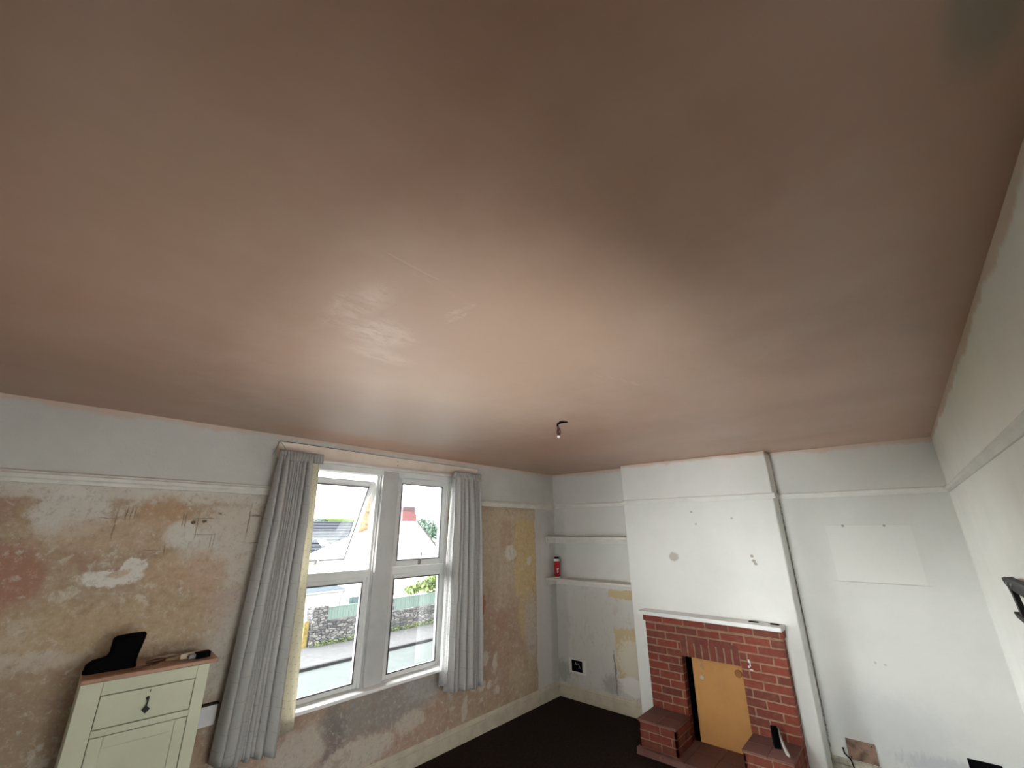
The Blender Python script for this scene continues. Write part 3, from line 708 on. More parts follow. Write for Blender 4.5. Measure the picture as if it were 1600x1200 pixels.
# ------------------------------------------------------------------ ceiling light wires
lw = thing('ceiling_light_wires', 'short bare light flex hanging from a hole in the brown ceiling', 'light fitting', (-2.52, -1.89, 2.6))
bm = B(); tube(bm, [(.065, -.035, .001), (.02, -.012, -.010), (0, 0, -.020), (-.003, .002, -.040)], .0075, 10); finish(bm, 'flex', M['black'], lw, smooth=True)
for k, (dx, dy) in enumerate(((.012, .004), (-.012, -.003), (.002, -.012))):
    bm = B(); tube(bm, [(-.003, .002, -.036), (dx * .8, dy, -.060), (dx * 1.5, dy * 1.5, -.082), (dx * .5, dy * .5, -.105)], .0045, 8); finish(bm, 'wire', M['cable'], lw, smooth=True)
bm = B(); box(bm, -.006, .010, -.008, .008, -.122, -.103); finish(bm, 'connector', M['white_plastic'], lw, bevel=.004)
bm = B(); lathe(bm, [(.03, -.0002), (.026, -.0015), (.012, -.002)], 16, (.035, -.02, 0)); finish(bm, 'plaster_ring', M['brown_plaster'], lw)

# ------------------------------------------------------------------ alcove shelves
def shelf(z, label, yb):
    t = thing('wall_shelf', label, 'shelf', (-.1, -.58, z), group=None)
    def f(bm, nm): bmesh.ops.translate(bm, verts=bm.verts[:], vec=-Vector(t.location)); return finish(bm, nm, M['shelf'], t, bevel=.003)
    bm = B(); box(bm, -.213, -.0005, Y1 + .0005, -.0005, z - .026, z); f(bm, 'shelf_board')
    bm = B(); box(bm, -.022, -.0005, Y1 + .0005, -.0225, z - .085, z - .0265); f(bm, 'rear_batten')
    bm = B(); box(bm, -.205, -.0005, -.022, -.0005, z - .085, z - .0265); f(bm, 'side_batten')
shelf(1.795, 'upper white painted shelf across the alcove, empty', 0)
shelf(1.305, 'lower white painted shelf across the alcove, under the red tube', 0)
t = thing('sealant_canister', 'red tube with pale band and black cap on the lower shelf', 'canister', (-.11, -.10, 1.3055))
bm = B(); lathe(bm, [(.036, 0), (.038, .004), (.038, .012)], 28); finish(bm, 'base_rim', M['white_plastic'], t)
bm = B(); lathe(bm, [(.0375, .0121), (.0375, .190)], 28); finish(bm, 'tube_body', M['red'], t)
bm = B(); lathe(bm, [(.0378, .1901), (.0378, .214), (.034, .220)], 28); finish(bm, 'collar', M['white_plastic'], t)
bm = B(); lathe(bm, [(.031, .2201), (.031, .236), (.026, .242)], 28); finish(bm, 'cap', M['black'], t)
bm = B()
for k, (z, w_) in enumerate(((.10, .016), (.085, .010), (.070, .014), (.055, .008))):
    for i in range(4):
        a0 = math.radians(218) + (i / 4) * w_ * 40; a1 = a0 + w_ * 9
        vs = [bm.verts.new((.0382 * math.cos(a), .0382 * math.sin(a), zz)) for a, zz in ((a0, z), (a1, z), (a1, z + .009), (a0, z + .009))]; bm.faces.new(vs)
finish(bm, 'label_print', M['white_plastic'], t)

# sockets and holes
def socket_hole(name, label, y, z, w_, h_, mat, rim=None):
    t = thing(name, label, 'socket', (0, y, z))
    bm = B(); ring_y(bm, -w_ / 2, w_ / 2, -h_ / 2, h_ / 2, -.006, -.0005, .006); finish(bm, 'box_rim', rim or M['steel'], t)
    bm = B(); box(bm, -.0045, -.0005, -w_ / 2 + .006, w_ / 2 - .006, -h_ / 2 + .006, h_ / 2 - .006); finish(bm, 'recess', mat, t)
    return t
t = socket_hole('open_socket_box', 'black open socket box low in the left alcove wall', -.265, .345, .145, .115, M['black'], M['black'])
bm = B(); tube(bm, [(-.003, .02, .04), (-.018, .0, .02), (-.015, -.03, .03), (-.004, -.045, -.02)], .003, 6); finish(bm, 'loose_wire', M['grey_plastic'], t, smooth=True)
bm = B(); tube(bm, [(-.003, -.04, .035), (-.016, -.01, .01), (-.014, .03, .015)], .003, 6); finish(bm, 'loose_wire', M['cable'], t, smooth=True)
t = thing('bare_plaster_patch', 'brown square recess above the right alcove skirting', 'wall patch', (0, -2.905, .222))
bm = B(); box(bm, -.010, -.0005, -.092, .092, -.068, .068); finish(bm, 'patch', M['brown_plaster'], t, bevel=.003)
for y, z in ((-.07, .05), (.075, -.05)):
    bm = B(); lathe(bm, [(.005, 0), (.004, .003)], 8); bmesh.ops.rotate(bm, verts=bm.verts[:], matrix=Matrix.Rotation(-math.pi / 2, 3, 'Y')); bmesh.ops.translate(bm, verts=bm.verts[:], vec=(-.0102, y, z)); finish(bm, 'screw', M['black_metal'], t)
bm = B(); tube(bm, [(-.012, -2.785, .22), (-.030, -2.79, .19), (-.034, -2.825, .16), (-.032, -2.84, .08), (-.03, -2.845, .008)], .005, 8)
tag(finish(bm, 'loose_cable', M['black'], smooth=True), 'black cable curling over the right alcove skirting', 'cable')
t = socket_hole('dark_socket_opening', 'dark square opening low in the right alcove near the wall corner', -3.60, .285, .17, .125, M['black'], M['black'])

# white box on the window wall behind the cabinet
t = thing('socket_outlet', 'white socket on the stripped wall between cabinet and curtain', 'socket', (-3.80, 0, .79))
bm = B(); box(bm, -.075, .075, -.035, -.0005, -.05, .06); finish(bm, 'back_box', M['white_plastic'], t, bevel=.006)
bm = B(); box(bm, -.073, .073, -.041, -.0352, -.048, .058); finish(bm, 'face_plate', M['white_plastic'], t, bevel=.004)
bm = B(); box(bm, -.08, .08, -.040, -.0005, .0605, .068); finish(bm, 'dark_top_edge', M['gap'], t)

# ------------------------------------------------------------------ fireplace
fp = thing('fireplace', 'red brick fireplace with white mantel shelf and tiled hearth', 'fireplace', (-.3, -1.95, 0))
def ff(bm, nm, mt, bev=.0, par=fp): bmesh.ops.translate(bm, verts=bm.verts[:], vec=(.3, 1.95, 0)); return finish(bm, nm, mt, par, bevel=bev)
FX = -.31; FY0, FY1 = -2.565, -1.335; OY0, OY1 = -2.20, -1.672; OZ = .735
bm = B()
box(bm, -.400, -D - .0005, -2.585, -1.305, 1.062, 1.097); ff(bm, 'mantel_shelf', M['gloss_white'], .004)
# body: mortar core with individual bricks set in it
bm = B(); m_ = .004
box(bm, FX + m_, -D - .0005, OY1, FY1, .05, 1.0618, 1, tone=.5); box(bm, FX + m_, -D - .0005, FY0, OY0, .05, 1.0618, 1, tone=.5)
box(bm, FX + m_, -D - .0005, OY0, OY1, OZ + .165, 1.0618, 1, tone=.5)
ph = .0668; rnd = random.Random(4)
ncourse = 15
for k in range(ncourse):
    z0 = .055 + k * ph; z1 = z0 + ph - .013
    if k == ncourse - 1: continue
    y = FY1 + (0 if k % 2 == 0 else -.10)
    L_ = .205; yy = FY1
    first = True
    while yy > FY0 + .01:
        ln = (L_ / 2 - .006 if (k % 2 and first) else L_ - .013); first = False
        e = max(yy - ln, FY0)
        segs = [(yy, e)]
        if z1 < OZ + .165:  # opening or soldier course in the way
            segs = []
            a, b = yy, e
            lo, hi = OY0, OY1
            if a <= lo or b >= hi: segs = [(a, b)]
            else:
                if a > hi: segs.append((a, hi + .0))
                if b < lo: segs.append((lo - .0, b))
        for a, b in segs:
            if a - b < .02: continue
            j = rnd.uniform(-.0015, .0015)
            box(bm, FX + j, FX + .03, b, a, z0 + rnd.uniform(-.001, .001), z1, 0, tone=rnd.random())
            # side faces for the outer ends
        yy = e - .013
for k in range(ncourse - 1):   # return of the bricks down both outer sides and inside the opening
    z0 = .055 + k * ph; z1 = z0 + ph - .011
    box(bm, FX + .002, -D - .001, FY1 - .02, FY1 + .001, z0, z1, 0, tone=rnd.random())
    box(bm, FX + .002, -D - .001, FY0 - .001, FY0 + .02, z0, z1, 0, tone=rnd.random())
    if z1 < OZ:
        box(bm, FX + .002, -D - .001, OY1 - .001, OY1 + .02, z0, z1, 0, tone=rnd.random())
        box(bm, FX + .002, -D - .001, OY0 - .02, OY0 + .001, z0, z1, 0, tone=rnd.random())
sur_ = ff(bm, 'brick_surround', [M['brick'], M['mortar']], .002)
bm = B()
for y, z, a, b in ((-2.268, .79, .006, .012), (-2.275, .77, .004, .020), (-2.262, .745, .005, .008), (-2.278, .725, .014, .003)):
    box(bm, FX - .0035, FX - .0020, y - a, y + a, z - b, z + b)
ff(bm, 'paint_splash', M['white_plastic'], 0, sur_).location = (0, 0, 0)
# corbel course under the mantel
bm = B(); y = FY1 + .012
while y > FY0 - .01:
    e = max(y - .195, FY0 - .012); box(bm, FX - .016, -D - .001, e, y, 1.000, 1.050, 0, tone=rnd.random()); y = e - .010
box(bm, FX - .010, -D - .0008, FY0 - .010, FY1 + .010, .998, 1.0618, 1, tone=.5)
ff(bm, 'corbel_course', [M['brick'], M['mortar']], .002)
bm = B()
box(bm, -.012, -.0005, OY0 + .001, OY1 - .001, .053, OZ - .001); box(bm, -D, -.012, OY0 + .001, OY0 + .004, .053, OZ - .001)
box(bm, -D, -.012, OY1 - .004, OY1 - .001, .053, OZ - .001); box(bm, -D, -.012, OY0 + .004, OY1 - .004, OZ - .004, OZ - .001)
box(bm, -D, -.0005, OY0 + .001, OY1 - .001, .0005, .0525)
ff(bm, 'firebox', M['soot'])
# soldier course over the opening
bm = B(); ns = 8; wd = (OY1 - OY0) / ns
box(bm, FX + .005, -D - .001, OY0, OY1, OZ, OZ + .1648, 1, tone=.5)
for k in range(ns):
    box(bm, FX - .002, FX + .04, OY0 + k * wd + .008, OY0 + (k + 1) * wd - .008, OZ + .002, OZ + .158, 0, tone=.4 + .6 * rnd.random())
ff(bm, 'soldier_course', [M['brick'], M['mortar']], .002)
# hearth slab with tiles, and brick side plinths
bm = B(); box(bm, -.70, -D - .0005, -2.60, -1.325, .0005, .040, 1, tone=.5)
y = -1.325
for j in range(6):
    for i in range(2):
        y0 = -2.60 + j * .2125; box(bm, -.702 + i * .24, -.702 + (i + 1) * .24 - .004, y0 + .002, y0 + .2105, .040, .052, 0, tone=rnd.random())
for j in range(6):
    y0 = -2.60 + j * .2125; box(bm, -.704, -.66, y0 + .003, y0 + .2095, .003, .040, 0, tone=rnd.random())
ff(bm, 'hearth_slab', [M['tile'], M['mortar']], .002)
def plinth(a, b, nm):
    bm = B(); x0 = -.665
    box(bm, x0 + .004, FX - .002, a + .004, b - .004, .052, .245, 1, tone=.5)
    for k in range(3):
        z0 = .056 + k * .063; z1 = z0 + .053
        y = b; fl = True
        while y > a + .01:
            ln = .09 if (k % 2 and fl) else .195; fl = False
            e = max(y - ln, a); box(bm, x0, x0 + .03, e, y, z0, z1, 0, tone=rnd.random()); y = e - .010
        for s0, s1 in ((a, a + .02), (b - .02, b)):
            x = x0; fl = True
            while x < FX - .02:
                ln = .19 if (k % 2 and fl) else .10; fl = False
                e = min(x + ln, FX - .002); box(bm, x, e, s0, s1, z0, z1, 0, tone=rnd.random()); x = e + .010
    o = ff(bm, nm, [M['brick'], M['mortar']], .002)
    bm = B(); n_ = 2
    for i in range(2):
        for j in range(2):
            xa = x0 - .012; xl = (FX - .002 - xa) / 2; ya = a - .006; yl = (b - a + .012) / 2
            box(bm, xa + i * xl + .002, xa + (i + 1) * xl - .002, ya + j * yl + .002, ya + (j + 1) * yl - .002, .2452, .260, 0, tone=rnd.random())
    ff(bm, 'plinth_tiles', M['tile'], .002, o).location = (0, 0, 0)
    return o
plinth(-1.69, -1.345, 'side_plinth'); plinth(-2.56, -2.215, 'side_plinth')

fb = thing('fireboard', 'orange tan board closing the brick fireplace opening', 'board', (-.225, -1.955, .053))
bm = B(); prism(bm, [(-.210, 0), (.225, 0), (.225, .672), (-.238, .672), (-.238, .15)][::1], 'x', -.008, .008)
bmesh.ops.rotate(bm, verts=bm.verts[:], matrix=Matrix.Rotation(math.radians(1.5), 3, 'Y')); finish(bm, 'board_sheet', M['board'], fb, bevel=.002)
bm = B(); lathe(bm, [(.030, 0), (.030, .014), (.026, .016)], 20); bmesh.ops.rotate(bm, verts=bm.verts[:], matrix=Matrix.Rotation(-math.pi / 2, 3, 'Y')); bmesh.ops.translate(bm, verts=bm.verts[:], vec=(.006, -.185, .60)); finish(bm, 'wooden_disc', M['disc'], fb, bevel=.001)['label'] = 'round wooden disc'
bm = B(); box(bm, .0045, .0062, .118, .152, .54, .655); finish(bm, 'tape_strip', M['tape'], fb)
bm = B(); lathe(bm, [(.022, 0), (.014, .002)], 12); bmesh.ops.rotate(bm, verts=bm.verts[:], matrix=Matrix.Rotation(-math.pi / 2, 3, 'Y')); bmesh.ops.translate(bm, verts=bm.verts[:], vec=(.0015, .145, .51)); finish(bm, 'paint_spot', M['paper'], fb)

t = thing('hearth_brush', 'black hearth brush with grey handle lying on the right brick plinth', 'brush', (-.45, -2.42, .2605), .35)
bm = B(); prism(bm, [(-.045, .0), (.04, .0), (.045, .125), (-.035, .135)], 'y', -.016, .030); finish(bm, 'brush_head', M['black'], t, bevel=.006)
bm = B(); tube(bm, [(.02, -.022, .125), (.0, -.024, .08), (-.06, -.032, .035), (-.13, -.04, .012), (-.17, -.045, .013)], [.007, .008, .010, .013, .008], 10); finish(bm, 'handle', M['grey_handle'], t, smooth=True)
bm = B(); box(bm, -.045, .045, -.028, .028, 0, .0105); box(bm, -.05, .05, -.032, .032, .0105, .014)
for (y, nm, rz, ly, lab) in ((-2.355, 'flat_black_clip', .05, .04, 'flat black clip lying on the mantel, nearer its middle'), (-2.52, 'flat_black_clip', -.05, .035, 'flat black clip lying at the right end of the mantel')):
    b2 = B(); prism(b2, [(-ly, 0), (ly, 0), (ly, .006), (ly * .6, .009), (-ly * .7, .007), (-ly, .004)], 'x', -.012, .012)
    o = finish(b2, nm, M['black'], bevel=.002); o.location = (-.29, y, 1.0975); o.rotation_euler = (0, 0, rz); tag(o, lab, 'clip')
bm.free()

# ------------------------------------------------------------------ TV bracket on the right wall
t = thing('wall_bracket', 'black metal bracket fixed to the white wall right of the alcove', 'bracket', (-1.90, -W, 1.58))
bm = B(); box(bm, -.50, -.30, .0005, .006, -.12, .12); finish(bm, 'wall_plate', M['black_metal'], t, bevel=.002)
bm = B(); prism(bm, [(-.50, .040), (.06, .046), (.13, .058), (.165, .070), (.165, .084), (.10, .084), (.07, .094), (-.50, .096)], 'y', .020, .046); finish(bm, 'top_arm', M['black_metal'], t, bevel=.002)
bm = B(); prism(bm, [(.140, .062), (.075, .020), (.045, -.030), (.030, -.062), (-.02, -.062), (-.005, -.030), (.02, .020), (.06, .050)], 'y', .024, .042); finish(bm, 'brace', M['black_metal'], t, bevel=.002)
bm = B(); prism(bm, [(-.50, -.088), (.12, -.078), (.160, -.068), (.160, -.058), (-.50, -.056)], 'y', .020, .046); finish(bm, 'lower_arm', M['black_metal'], t, bevel=.002)
for z in (-.07, .07):
    bm = B(); box(bm, -.46, -.34, .006, .020, z - .012, z + .012); finish(bm, 'mounting_lug', M['black_metal'], t)
for x in (.02, -.08):
    bm = B(); lathe(bm, [(.008, 0), (.006, .006)], 8); bmesh.ops.rotate(bm, verts=bm.verts[:], matrix=Matrix.Rotation(-math.pi / 2, 3, 'X')); bmesh.ops.translate(bm, verts=bm.verts[:], vec=(x, .046, .070)); finish(bm, 'bolt', M['steel'], t)

# ------------------------------------------------------------------ cream cabinet by the window wall
CW = .565; CD = .27; CH = 1.19
cab = thing('cabinet', 'tall narrow cream cabinet with brown top standing against the stripped wall', 'cabinet', (-4.150, -.10, 0), math.radians(-5))
# local: x -CW/2..CW/2, y 0 (back) .. -CD (front)
def cf(bm, nm, mt, par=cab, bev=.003): return finish(bm, nm, mt, par, bevel=bev)
x0, x1 = -CW / 2 + .004, CW / 2 - .026; yf = -CD + .012
bm = B()
box(bm, x0, x0 + .018, yf + .02, 0, .0, CH - .022); box(bm, x1 - .018, x1, yf + .02, 0, .0, CH - .022); box(bm, x0 + .018, x1 - .018, -.012, 0, .05, CH - .022)
box(bm, x0, x0 + .085, yf, yf + .02, 0, CH - .022); box(bm, x1 - .058, x1, yf, yf + .02, 0, CH - .022)
box(bm, x0 + .085, x1 - .058, yf, yf + .02, CH - .085, CH - .022); box(bm, x0 + .085, x1 - .058, yf, yf + .02, CH - .262, CH - .232)
box(bm, x0 + .085, x1 - .058, yf, yf + .02, 0, .09)
box(bm, x0 + .02, x1 - .02, yf + .03, -.013, .05, .07)
cf(bm, 'carcass', M['cream'])
bm = B(); prism(bm, [(-CW / 2, -CD - .004), (CW / 2 + .008, -CD - .004), (CW / 2 + .008, .002), (-CW / 2, .002)], 'z', CH - .0215, CH); cf(bm, 'cabinet_top', M['wood_top'], bev=.005)
bm = B(); box(bm, x0 + .08, x1 - .05, yf + .0205, yf + .024, .08, CH - .07); cf(bm, 'inner_shadow_board', M['gap'], bev=0)
da, db = x0 + .0875, x1 - .0605
bm = B(); box(bm, da, db, yf + .003, yf + .0195, CH - .2295, CH - .0885); dr = cf(bm, 'drawer', M['cream'])
mx_ = (da + db) / 2
bm = B(); tube(bm, [(mx_, yf + .003, CH - .135), (mx_, yf - .008, CH - .136)], [.008, .006], 10)
tube(bm, [(mx_, yf - .008, CH - .134), (mx_ + .001, yf - .014, CH - .150), (mx_ - .001, yf - .012, CH - .168)], [.0055, .0035, .004], 8)
d_ = .017; c_ = CH - .182
prism(bm, [(mx_ - d_, c_), (mx_, c_ - d_ * 1.05), (mx_ + d_, c_), (mx_, c_ + d_ * 1.0)], 'y', yf - .018, yf - .007)
cf(bm, 'drop_handle', M['black_metal'], dr, .002)['label'] = 'black iron drop handle'
bm = B(); box(bm, mx_ + .002, mx_ + .006, yf + .0022, yf + .0032, CH - .110, CH - .098); cf(bm, 'keyhole', M['black'], dr, 0)
bm = B(); za, zb = .0925, CH - .2645
ring_t = .052
def dring(bm, a, b, z0, z1, y0, y1, t):
    box(bm, a, a + t, y0, y1, z0, z1); box(bm, b - t, b, y0, y1, z0, z1); box(bm, a + t, b - t, y0, y1, z0, z0 + t); box(bm, a + t, b - t, y0, y1, z1 - t, z1)
dring(bm, da, db, za, zb, yf + .002, yf + .0195, ring_t)
dd = cf(bm, 'door', M['cream'])
bm = B(); box(bm, da + ring_t, db - ring_t, yf + .009, yf + .017, za + ring_t, zb - ring_t); cf(bm, 'door_panel', M['cream'], dd, 0)
bm = B(); tube(bm, [(da + .025, yf + .002, .62), (da + .025, yf - .012, .618), (da + .025, yf - .012, .58)], .005, 8); cf(bm, 'drop_handle', M['black_metal'], dd, 0)

CR = Matrix.Rotation(math.radians(-5), 4, 'Z')
def on_cab(x, y): v = CR @ Vector((x, y, 0)); return (-4.150 + v.x, -.10 + v.y, CH + .0005)
# black boot lying flat soled, toe to the left
bt = thing('boot', 'black boot standing at the left end of the cabinet top', 'boot', on_cab(-.160, -.13), math.radians(-5))
bm = B()
prof = [(-.110, .0), (-.120, .016), (-.117, .038), (-.095, .054), (-.060, .060), (-.042, .066), (-.034, .085), (-.034, .120), (-.034, .146), (-.020, .157), (.040, .162), (.095, .162), (.104, .154), (.100, .120), (.090, .060), (.086, .0)]
def loft(bm, prof, hw):
    n_ = 7; rows = []
    for j in range(n_):
        u_ = -1 + 2 * j / (n_ - 1); w_ = math.sqrt(max(0, 1 - abs(u_) ** 3.2)); rows.append([])
        cx_, cz_ = 0.0, .07
        for (px, pz) in prof:
            k = .86 + .14 * w_
            cxx = .03 if pz > .062 else -.01; czz = .0 if pz < .001 else (pz * .25)
            q = (cxx + (px - cxx) * k, u_ * hw * (1 if pz < .1 else .95), pz if pz < .001 else pz * (.90 + .10 * w_))
            rows[-1].append(bm.verts.new(q))
    m2 = len(prof)
    for j in range(n_ - 1):
        for i in range(m2): f = bm.faces.new((rows[j][i], rows[j][(i + 1) % m2], rows[j + 1][(i + 1) % m2], rows[j + 1][i])); f.smooth = True
    bm.faces.new(rows[0][::-1]); bm.faces.new(rows[-1]); bmesh.ops.recalc_face_normals(bm, faces=bm.faces[:])
loft(bm, prof, .042); finish(bm, 'boot_upper', M['black'], bt, bevel=.003)
bm = B(); prism(bm, [(-.110, -.040), (.082, -.040), (.090, -.02), (.090, .02), (.082, .040), (-.110, .040), (-.122, .02), (-.122, -.02)], 'z', 0, .013); finish(bm, 'sole', M['black'], bt, bevel=.003)
def lay(nm, x, y, rz, label, cat, build):
    t = build(); t.name = nm; t.location = on_cab(x, y); t.rotation_euler = (0, 0, rz); tag(t, label, cat); return t
def stick(l, r):
    def f():
        bm = B(); tube(bm, [(-l / 2, 0, r), (0, 0, r + .0005), (l / 2, 0, r)], [r, r, r * .6], 6); return finish(bm, 's', M['dark_stick'])
    return f
lay('pencil', -.055, -.215, math.radians(8), 'dark pencil lying beside the boot near the cabinet front edge', 'pencil', stick(.085, .0045))
lay('screw', .012, -.185, math.radians(38), 'short dark screw lying between pencil and scraper', 'screw', stick(.045, .004))
def scraper():
    t = thing('scraper', 'x', 'scraper')
    bm = B(); tube(bm, [(-.075, 0, .008), (-.03, 0, .010), (.0, 0, .009), (.02, 0, .007)], [.006, .010, .009, .005], 10); finish(bm, 'scraper_handle', M['dark_stick'], t, smooth=True)
    bm = B(); prism(bm, [(.015, -.006), (.095, -.022), (.095, .022), (.015, .006)], 'z', .005, .0065); finish(bm, 'scraper_blade', M['steel'], t)
    return t
lay('scraper', .045, -.13, math.radians(8), 'scraper with dark handle and steel blade on the middle of the cabinet top', 'scraper', scraper)
def paper():
    bm = B(); g = [[bm.verts.new((i * .02 - .05, j * .02 - .03, .002 + .006 * (1 + mnoise.noise(Vector((i * .6, j * .6, 3)))))) for j in range(4)] for i in range(6)]
    for i in range(5):
        for j in range(3): bm.faces.new((g[i][j], g[i + 1][j], g[i + 1][j + 1], g[i][j + 1]))
    o = finish(bm, 'p', M['paper'], smooth=True); solid(o, .002); return o
lay('crumpled_paper', .065, -.06, .2, 'crumpled buff paper lying behind the scraper', 'paper', paper)
def knife():
    t = thing('trim_knife', 'x', 'knife')
    bm = B(); prism(bm, [(-.06, -.010), (.045, -.012), (.060, -.004), (.060, .006), (-.06, .010)], 'z', 0, .014); finish(bm, 'knife_handle', M['handle_wood'], t, bevel=.003)
    bm = B(); prism(bm, [(.060, -.003), (.09, .006), (.060, .006)], 'z', .006, .0075); finish(bm, 'knife_blade', M['steel'], t)
    return t
lay('trimming_knife', .115, -.155, math.radians(-6), 'yellowed knife lying just left of the small dark box', 'knife', knife)
def smallbox():
    t = thing('charger', 'x', 'box')
    bm = B(); box(bm, -.005, .065, -.022, .022, 0, .030); finish(bm, 'box_body', M['black'], t, bevel=.003)
    bm = B(); tube(bm, [(-.036, 0, .014), (-.0055, 0, .014)], .012, 14); finish(bm, 'round_end', M['grey_plastic'], t)
    return t
lay('small_black_box', .19, -.20, math.radians(2), 'small black box with round grey end near the right of the cabinet top', 'box', smallbox)
def card():
    bm = B(); prism(bm, [(-.045, 0), (.045, 0), (.045, .030), (-.045, .026)], 'y', -.001, .001); return finish(bm, 'c', M['paper'])
lay('pale_card', .165, -.165, .02, 'pale card upright behind the small black box', 'card', card)

# ------------------------------------------------------------------ outdoors
GZ = -3.0
# unseen rest of this house, added to block sky light: facade, eaves, roof
bm = B(); box(bm, -11, XL - .3, -.15, .13, GZ, 2.7); box(bm, .3, 5, -.15, .13, GZ, 2.7); box(bm, XL - .3, .3, -.15, .13, GZ, -.1)
struct(finish(bm, 'wall_exterior_sky_block', M['tan_stone']))
bm = B(); box(bm, -11.2, 5.2, -4.4, .55, 2.705, 2.82); prism(bm, [(.55, 2.82), (-2.0, 4.6), (-4.4, 2.82)], 'x', -11.2, 5.2)
struct(finish(bm, 'roof_eaves_sky_block', M['outer_sill']))
bm = B(); box(bm, -40, 60, 1.5, 14.35, GZ - .4, GZ - .09); struct(finish(bm, 'road', M['road']))
bm = B(); box(bm, -40, 60, 14.35, 14.50, GZ - .4, GZ + .012); struct(finish(bm, 'kerb', M['kerb'], bevel=.01))
bm = B(); box(bm, -40, 60, 14.50, 17.25, GZ - .4, GZ); struct(finish(bm, 'pavement', M['pavement']))
bm = B(); box(bm, -60, 90, 17.25, 120, GZ - .5, GZ - .02); struct(finish(bm, 'ground', M['field']))
def stone(nm, x0, x1, z1, label, y0=17.3, y1=17.75):
    bm = B(); box(bm, x0, x1, y0, y1, GZ, z1)
    bmesh.ops.subdivide_edges(bm, edges=bm.edges[:], cuts=6, use_grid_fill=True)
    for v in bm.verts: v.co += Vector((0, .04 * mnoise.noise(v.co * 3), .035 * mnoise.noise(v.co * 2.3 + Vector((5, 5, 5))) if v.co.z > GZ + .1 else 0))
    return tag(finish(bm, nm, M['rubble']), label, 'wall')
stone('stone_wall', 5.82, 8.98, -2.10, 'rubble stone wall across the street, seen through the left window')
stone('stone_wall', 9.36, 16.0, -2.14, 'rubble stone wall across the street, seen through the right window')
tag(stone('stone_pier', 5.10, 5.80, -1.44, 'tall rubble stone gate pier beside the yellow post', 17.22, 17.85), 'tall rubble stone gate pier beside the yellow post', 'pier')
tag(stone('stone_pier', 9.0, 9.34, -1.50, 'narrow stone pier with a terracotta pot on top', 17.22, 17.85), 'narrow stone pier with a terracotta pot on top', 'pier')
def fence(x0, x1, z0, z1, label):
    t = thing('fence', label, 'fence', ((x0 + x1) / 2, 17.5, z0)); hw = (x1 - x0) / 2; n_ = max(3, int((x1 - x0) / .14)); st = 2 * hw / n_
    bm = B()
    for i in range(n_): box(bm, -hw + i * st, -hw + (i + 1) * st - .008, -.012 + (i % 2) * .006, .012 + (i % 2) * .006, 0, z1 - z0)
    finish(bm, 'boards', M['green_fence'], t)
    bm = B(); box(bm, -hw, hw, -.03, .03, z1 - z0 + .001, z1 - z0 + .035); finish(bm, 'top_rail', M['green_fence'], t)
    k = 0
    while -hw + k * 1.9 < hw: bm = B(); box(bm, -hw + k * 1.9, -hw + k * 1.9 + .06, .02, .08, 0, z1 - z0 + .03); finish(bm, 'post', M['green_fence'], t); k += 1
fence(5.84, 8.96, -2.06, -1.56, 'pale green board fence on the stone wall, seen through the left window')
fence(9.38, 15.9, -2.10, -1.56, 'pale green board fence on the stone wall, seen through the right window')
t = thing('gate_post', 'yellow post standing left of the tall stone pier', 'post', (4.92, 17.4, GZ))
bm = B(); box(bm, -.10, .10, -.08, .08, -.02, .98); finish(bm, 'post_shaft', M['yellow'], t, bevel=.01)
bm = B(); prism(bm, [(-.12, .98), (.12, .98), (0, 1.08)], 'y', -.1, .1); finish(bm, 'post_cap', M['yellow'], t)
t = thing('flower_pot', 'round terracotta pot standing on the narrow stone pier', 'pot', (9.24, 17.5, -1.47))
bm = B(); lathe(bm, [(.09, 0), (.16, .06), (.20, .15), (.19, .22), (.13, .27), (.15, .31), (.12, .31), (.10, .27)], 20); finish(bm, 'pot_body', M['terracotta'], t)
bm = B()
bm.free()
for s in (-1, 1):
    bm = B(); tube(bm, [(s * .19, 0, .20), (s * .26, 0, .19), (s * .25, 0, .13), (s * .195, 0, .11)], .02, 8); finish(bm, 'pot_handle', M['terracotta'], t)

def leaves(bm, c, r, n_, s, rnd):
    for _ in range(n_):
        while True:
            p = Vector((rnd.uniform(-1, 1), rnd.uniform(-1, 1), rnd.uniform(-1, 1)))
            if .45 < p.length < 1.0: break
        p = Vector(c) + Vector((p.x * r[0], p.y * r[1], p.z * r[2]))
        a = Vector((rnd.gauss(0, 1), rnd.gauss(0, 1), rnd.gauss(0, 1))).normalized(); b = a.orthogonal().normalized(); q = a.cross(b)
        sz = s * rnd.uniform(.6, 1.3)
        vs = [bm.verts.new(p + b * sz), bm.verts.new(p + q * sz * .5), bm.verts.new(p - b * sz), bm.verts.new(p - q * sz * .5)]
        bm.faces.new(vs)
def tree(nm, x, y, z0, h, r, mat, label, cat, group=None, n_=900, s=.25, seed=0):
    rnd = random.Random(seed * 7 + 1); t = thing(nm, label, cat, (x, y, z0), group=group)
    bm = B(); tube(bm, [(0, 0, 0), (.1, 0, h * .4), (0, .1, h * .8)], [.14 * r, .1 * r, .04 * r], 8)
    for k in range(4): a = k * 1.6; tube(bm, [(0, 0, h * (.4 + k * .08)), (math.cos(a) * r * .5, math.sin(a) * r * .5, h * (.62 + k * .08))], [.06 * r, .02 * r], 6)
    finish(bm, 'trunk', M['bark'], t)
    bm = B()
    for k in range(9):
        a = k * 2.4; rr = r * .5 * (k / 9) ** .5
        cz = h * (.62 + .26 * rnd.random()); q = r * rnd.uniform(.42, .62)
        leaves(bm, (math.cos(a) * rr, math.sin(a) * rr, cz), (q, q, q * .85), n_ // 9, s, rnd)
    o = finish(bm, 'foliage', M[mat], t); return t
k = 0
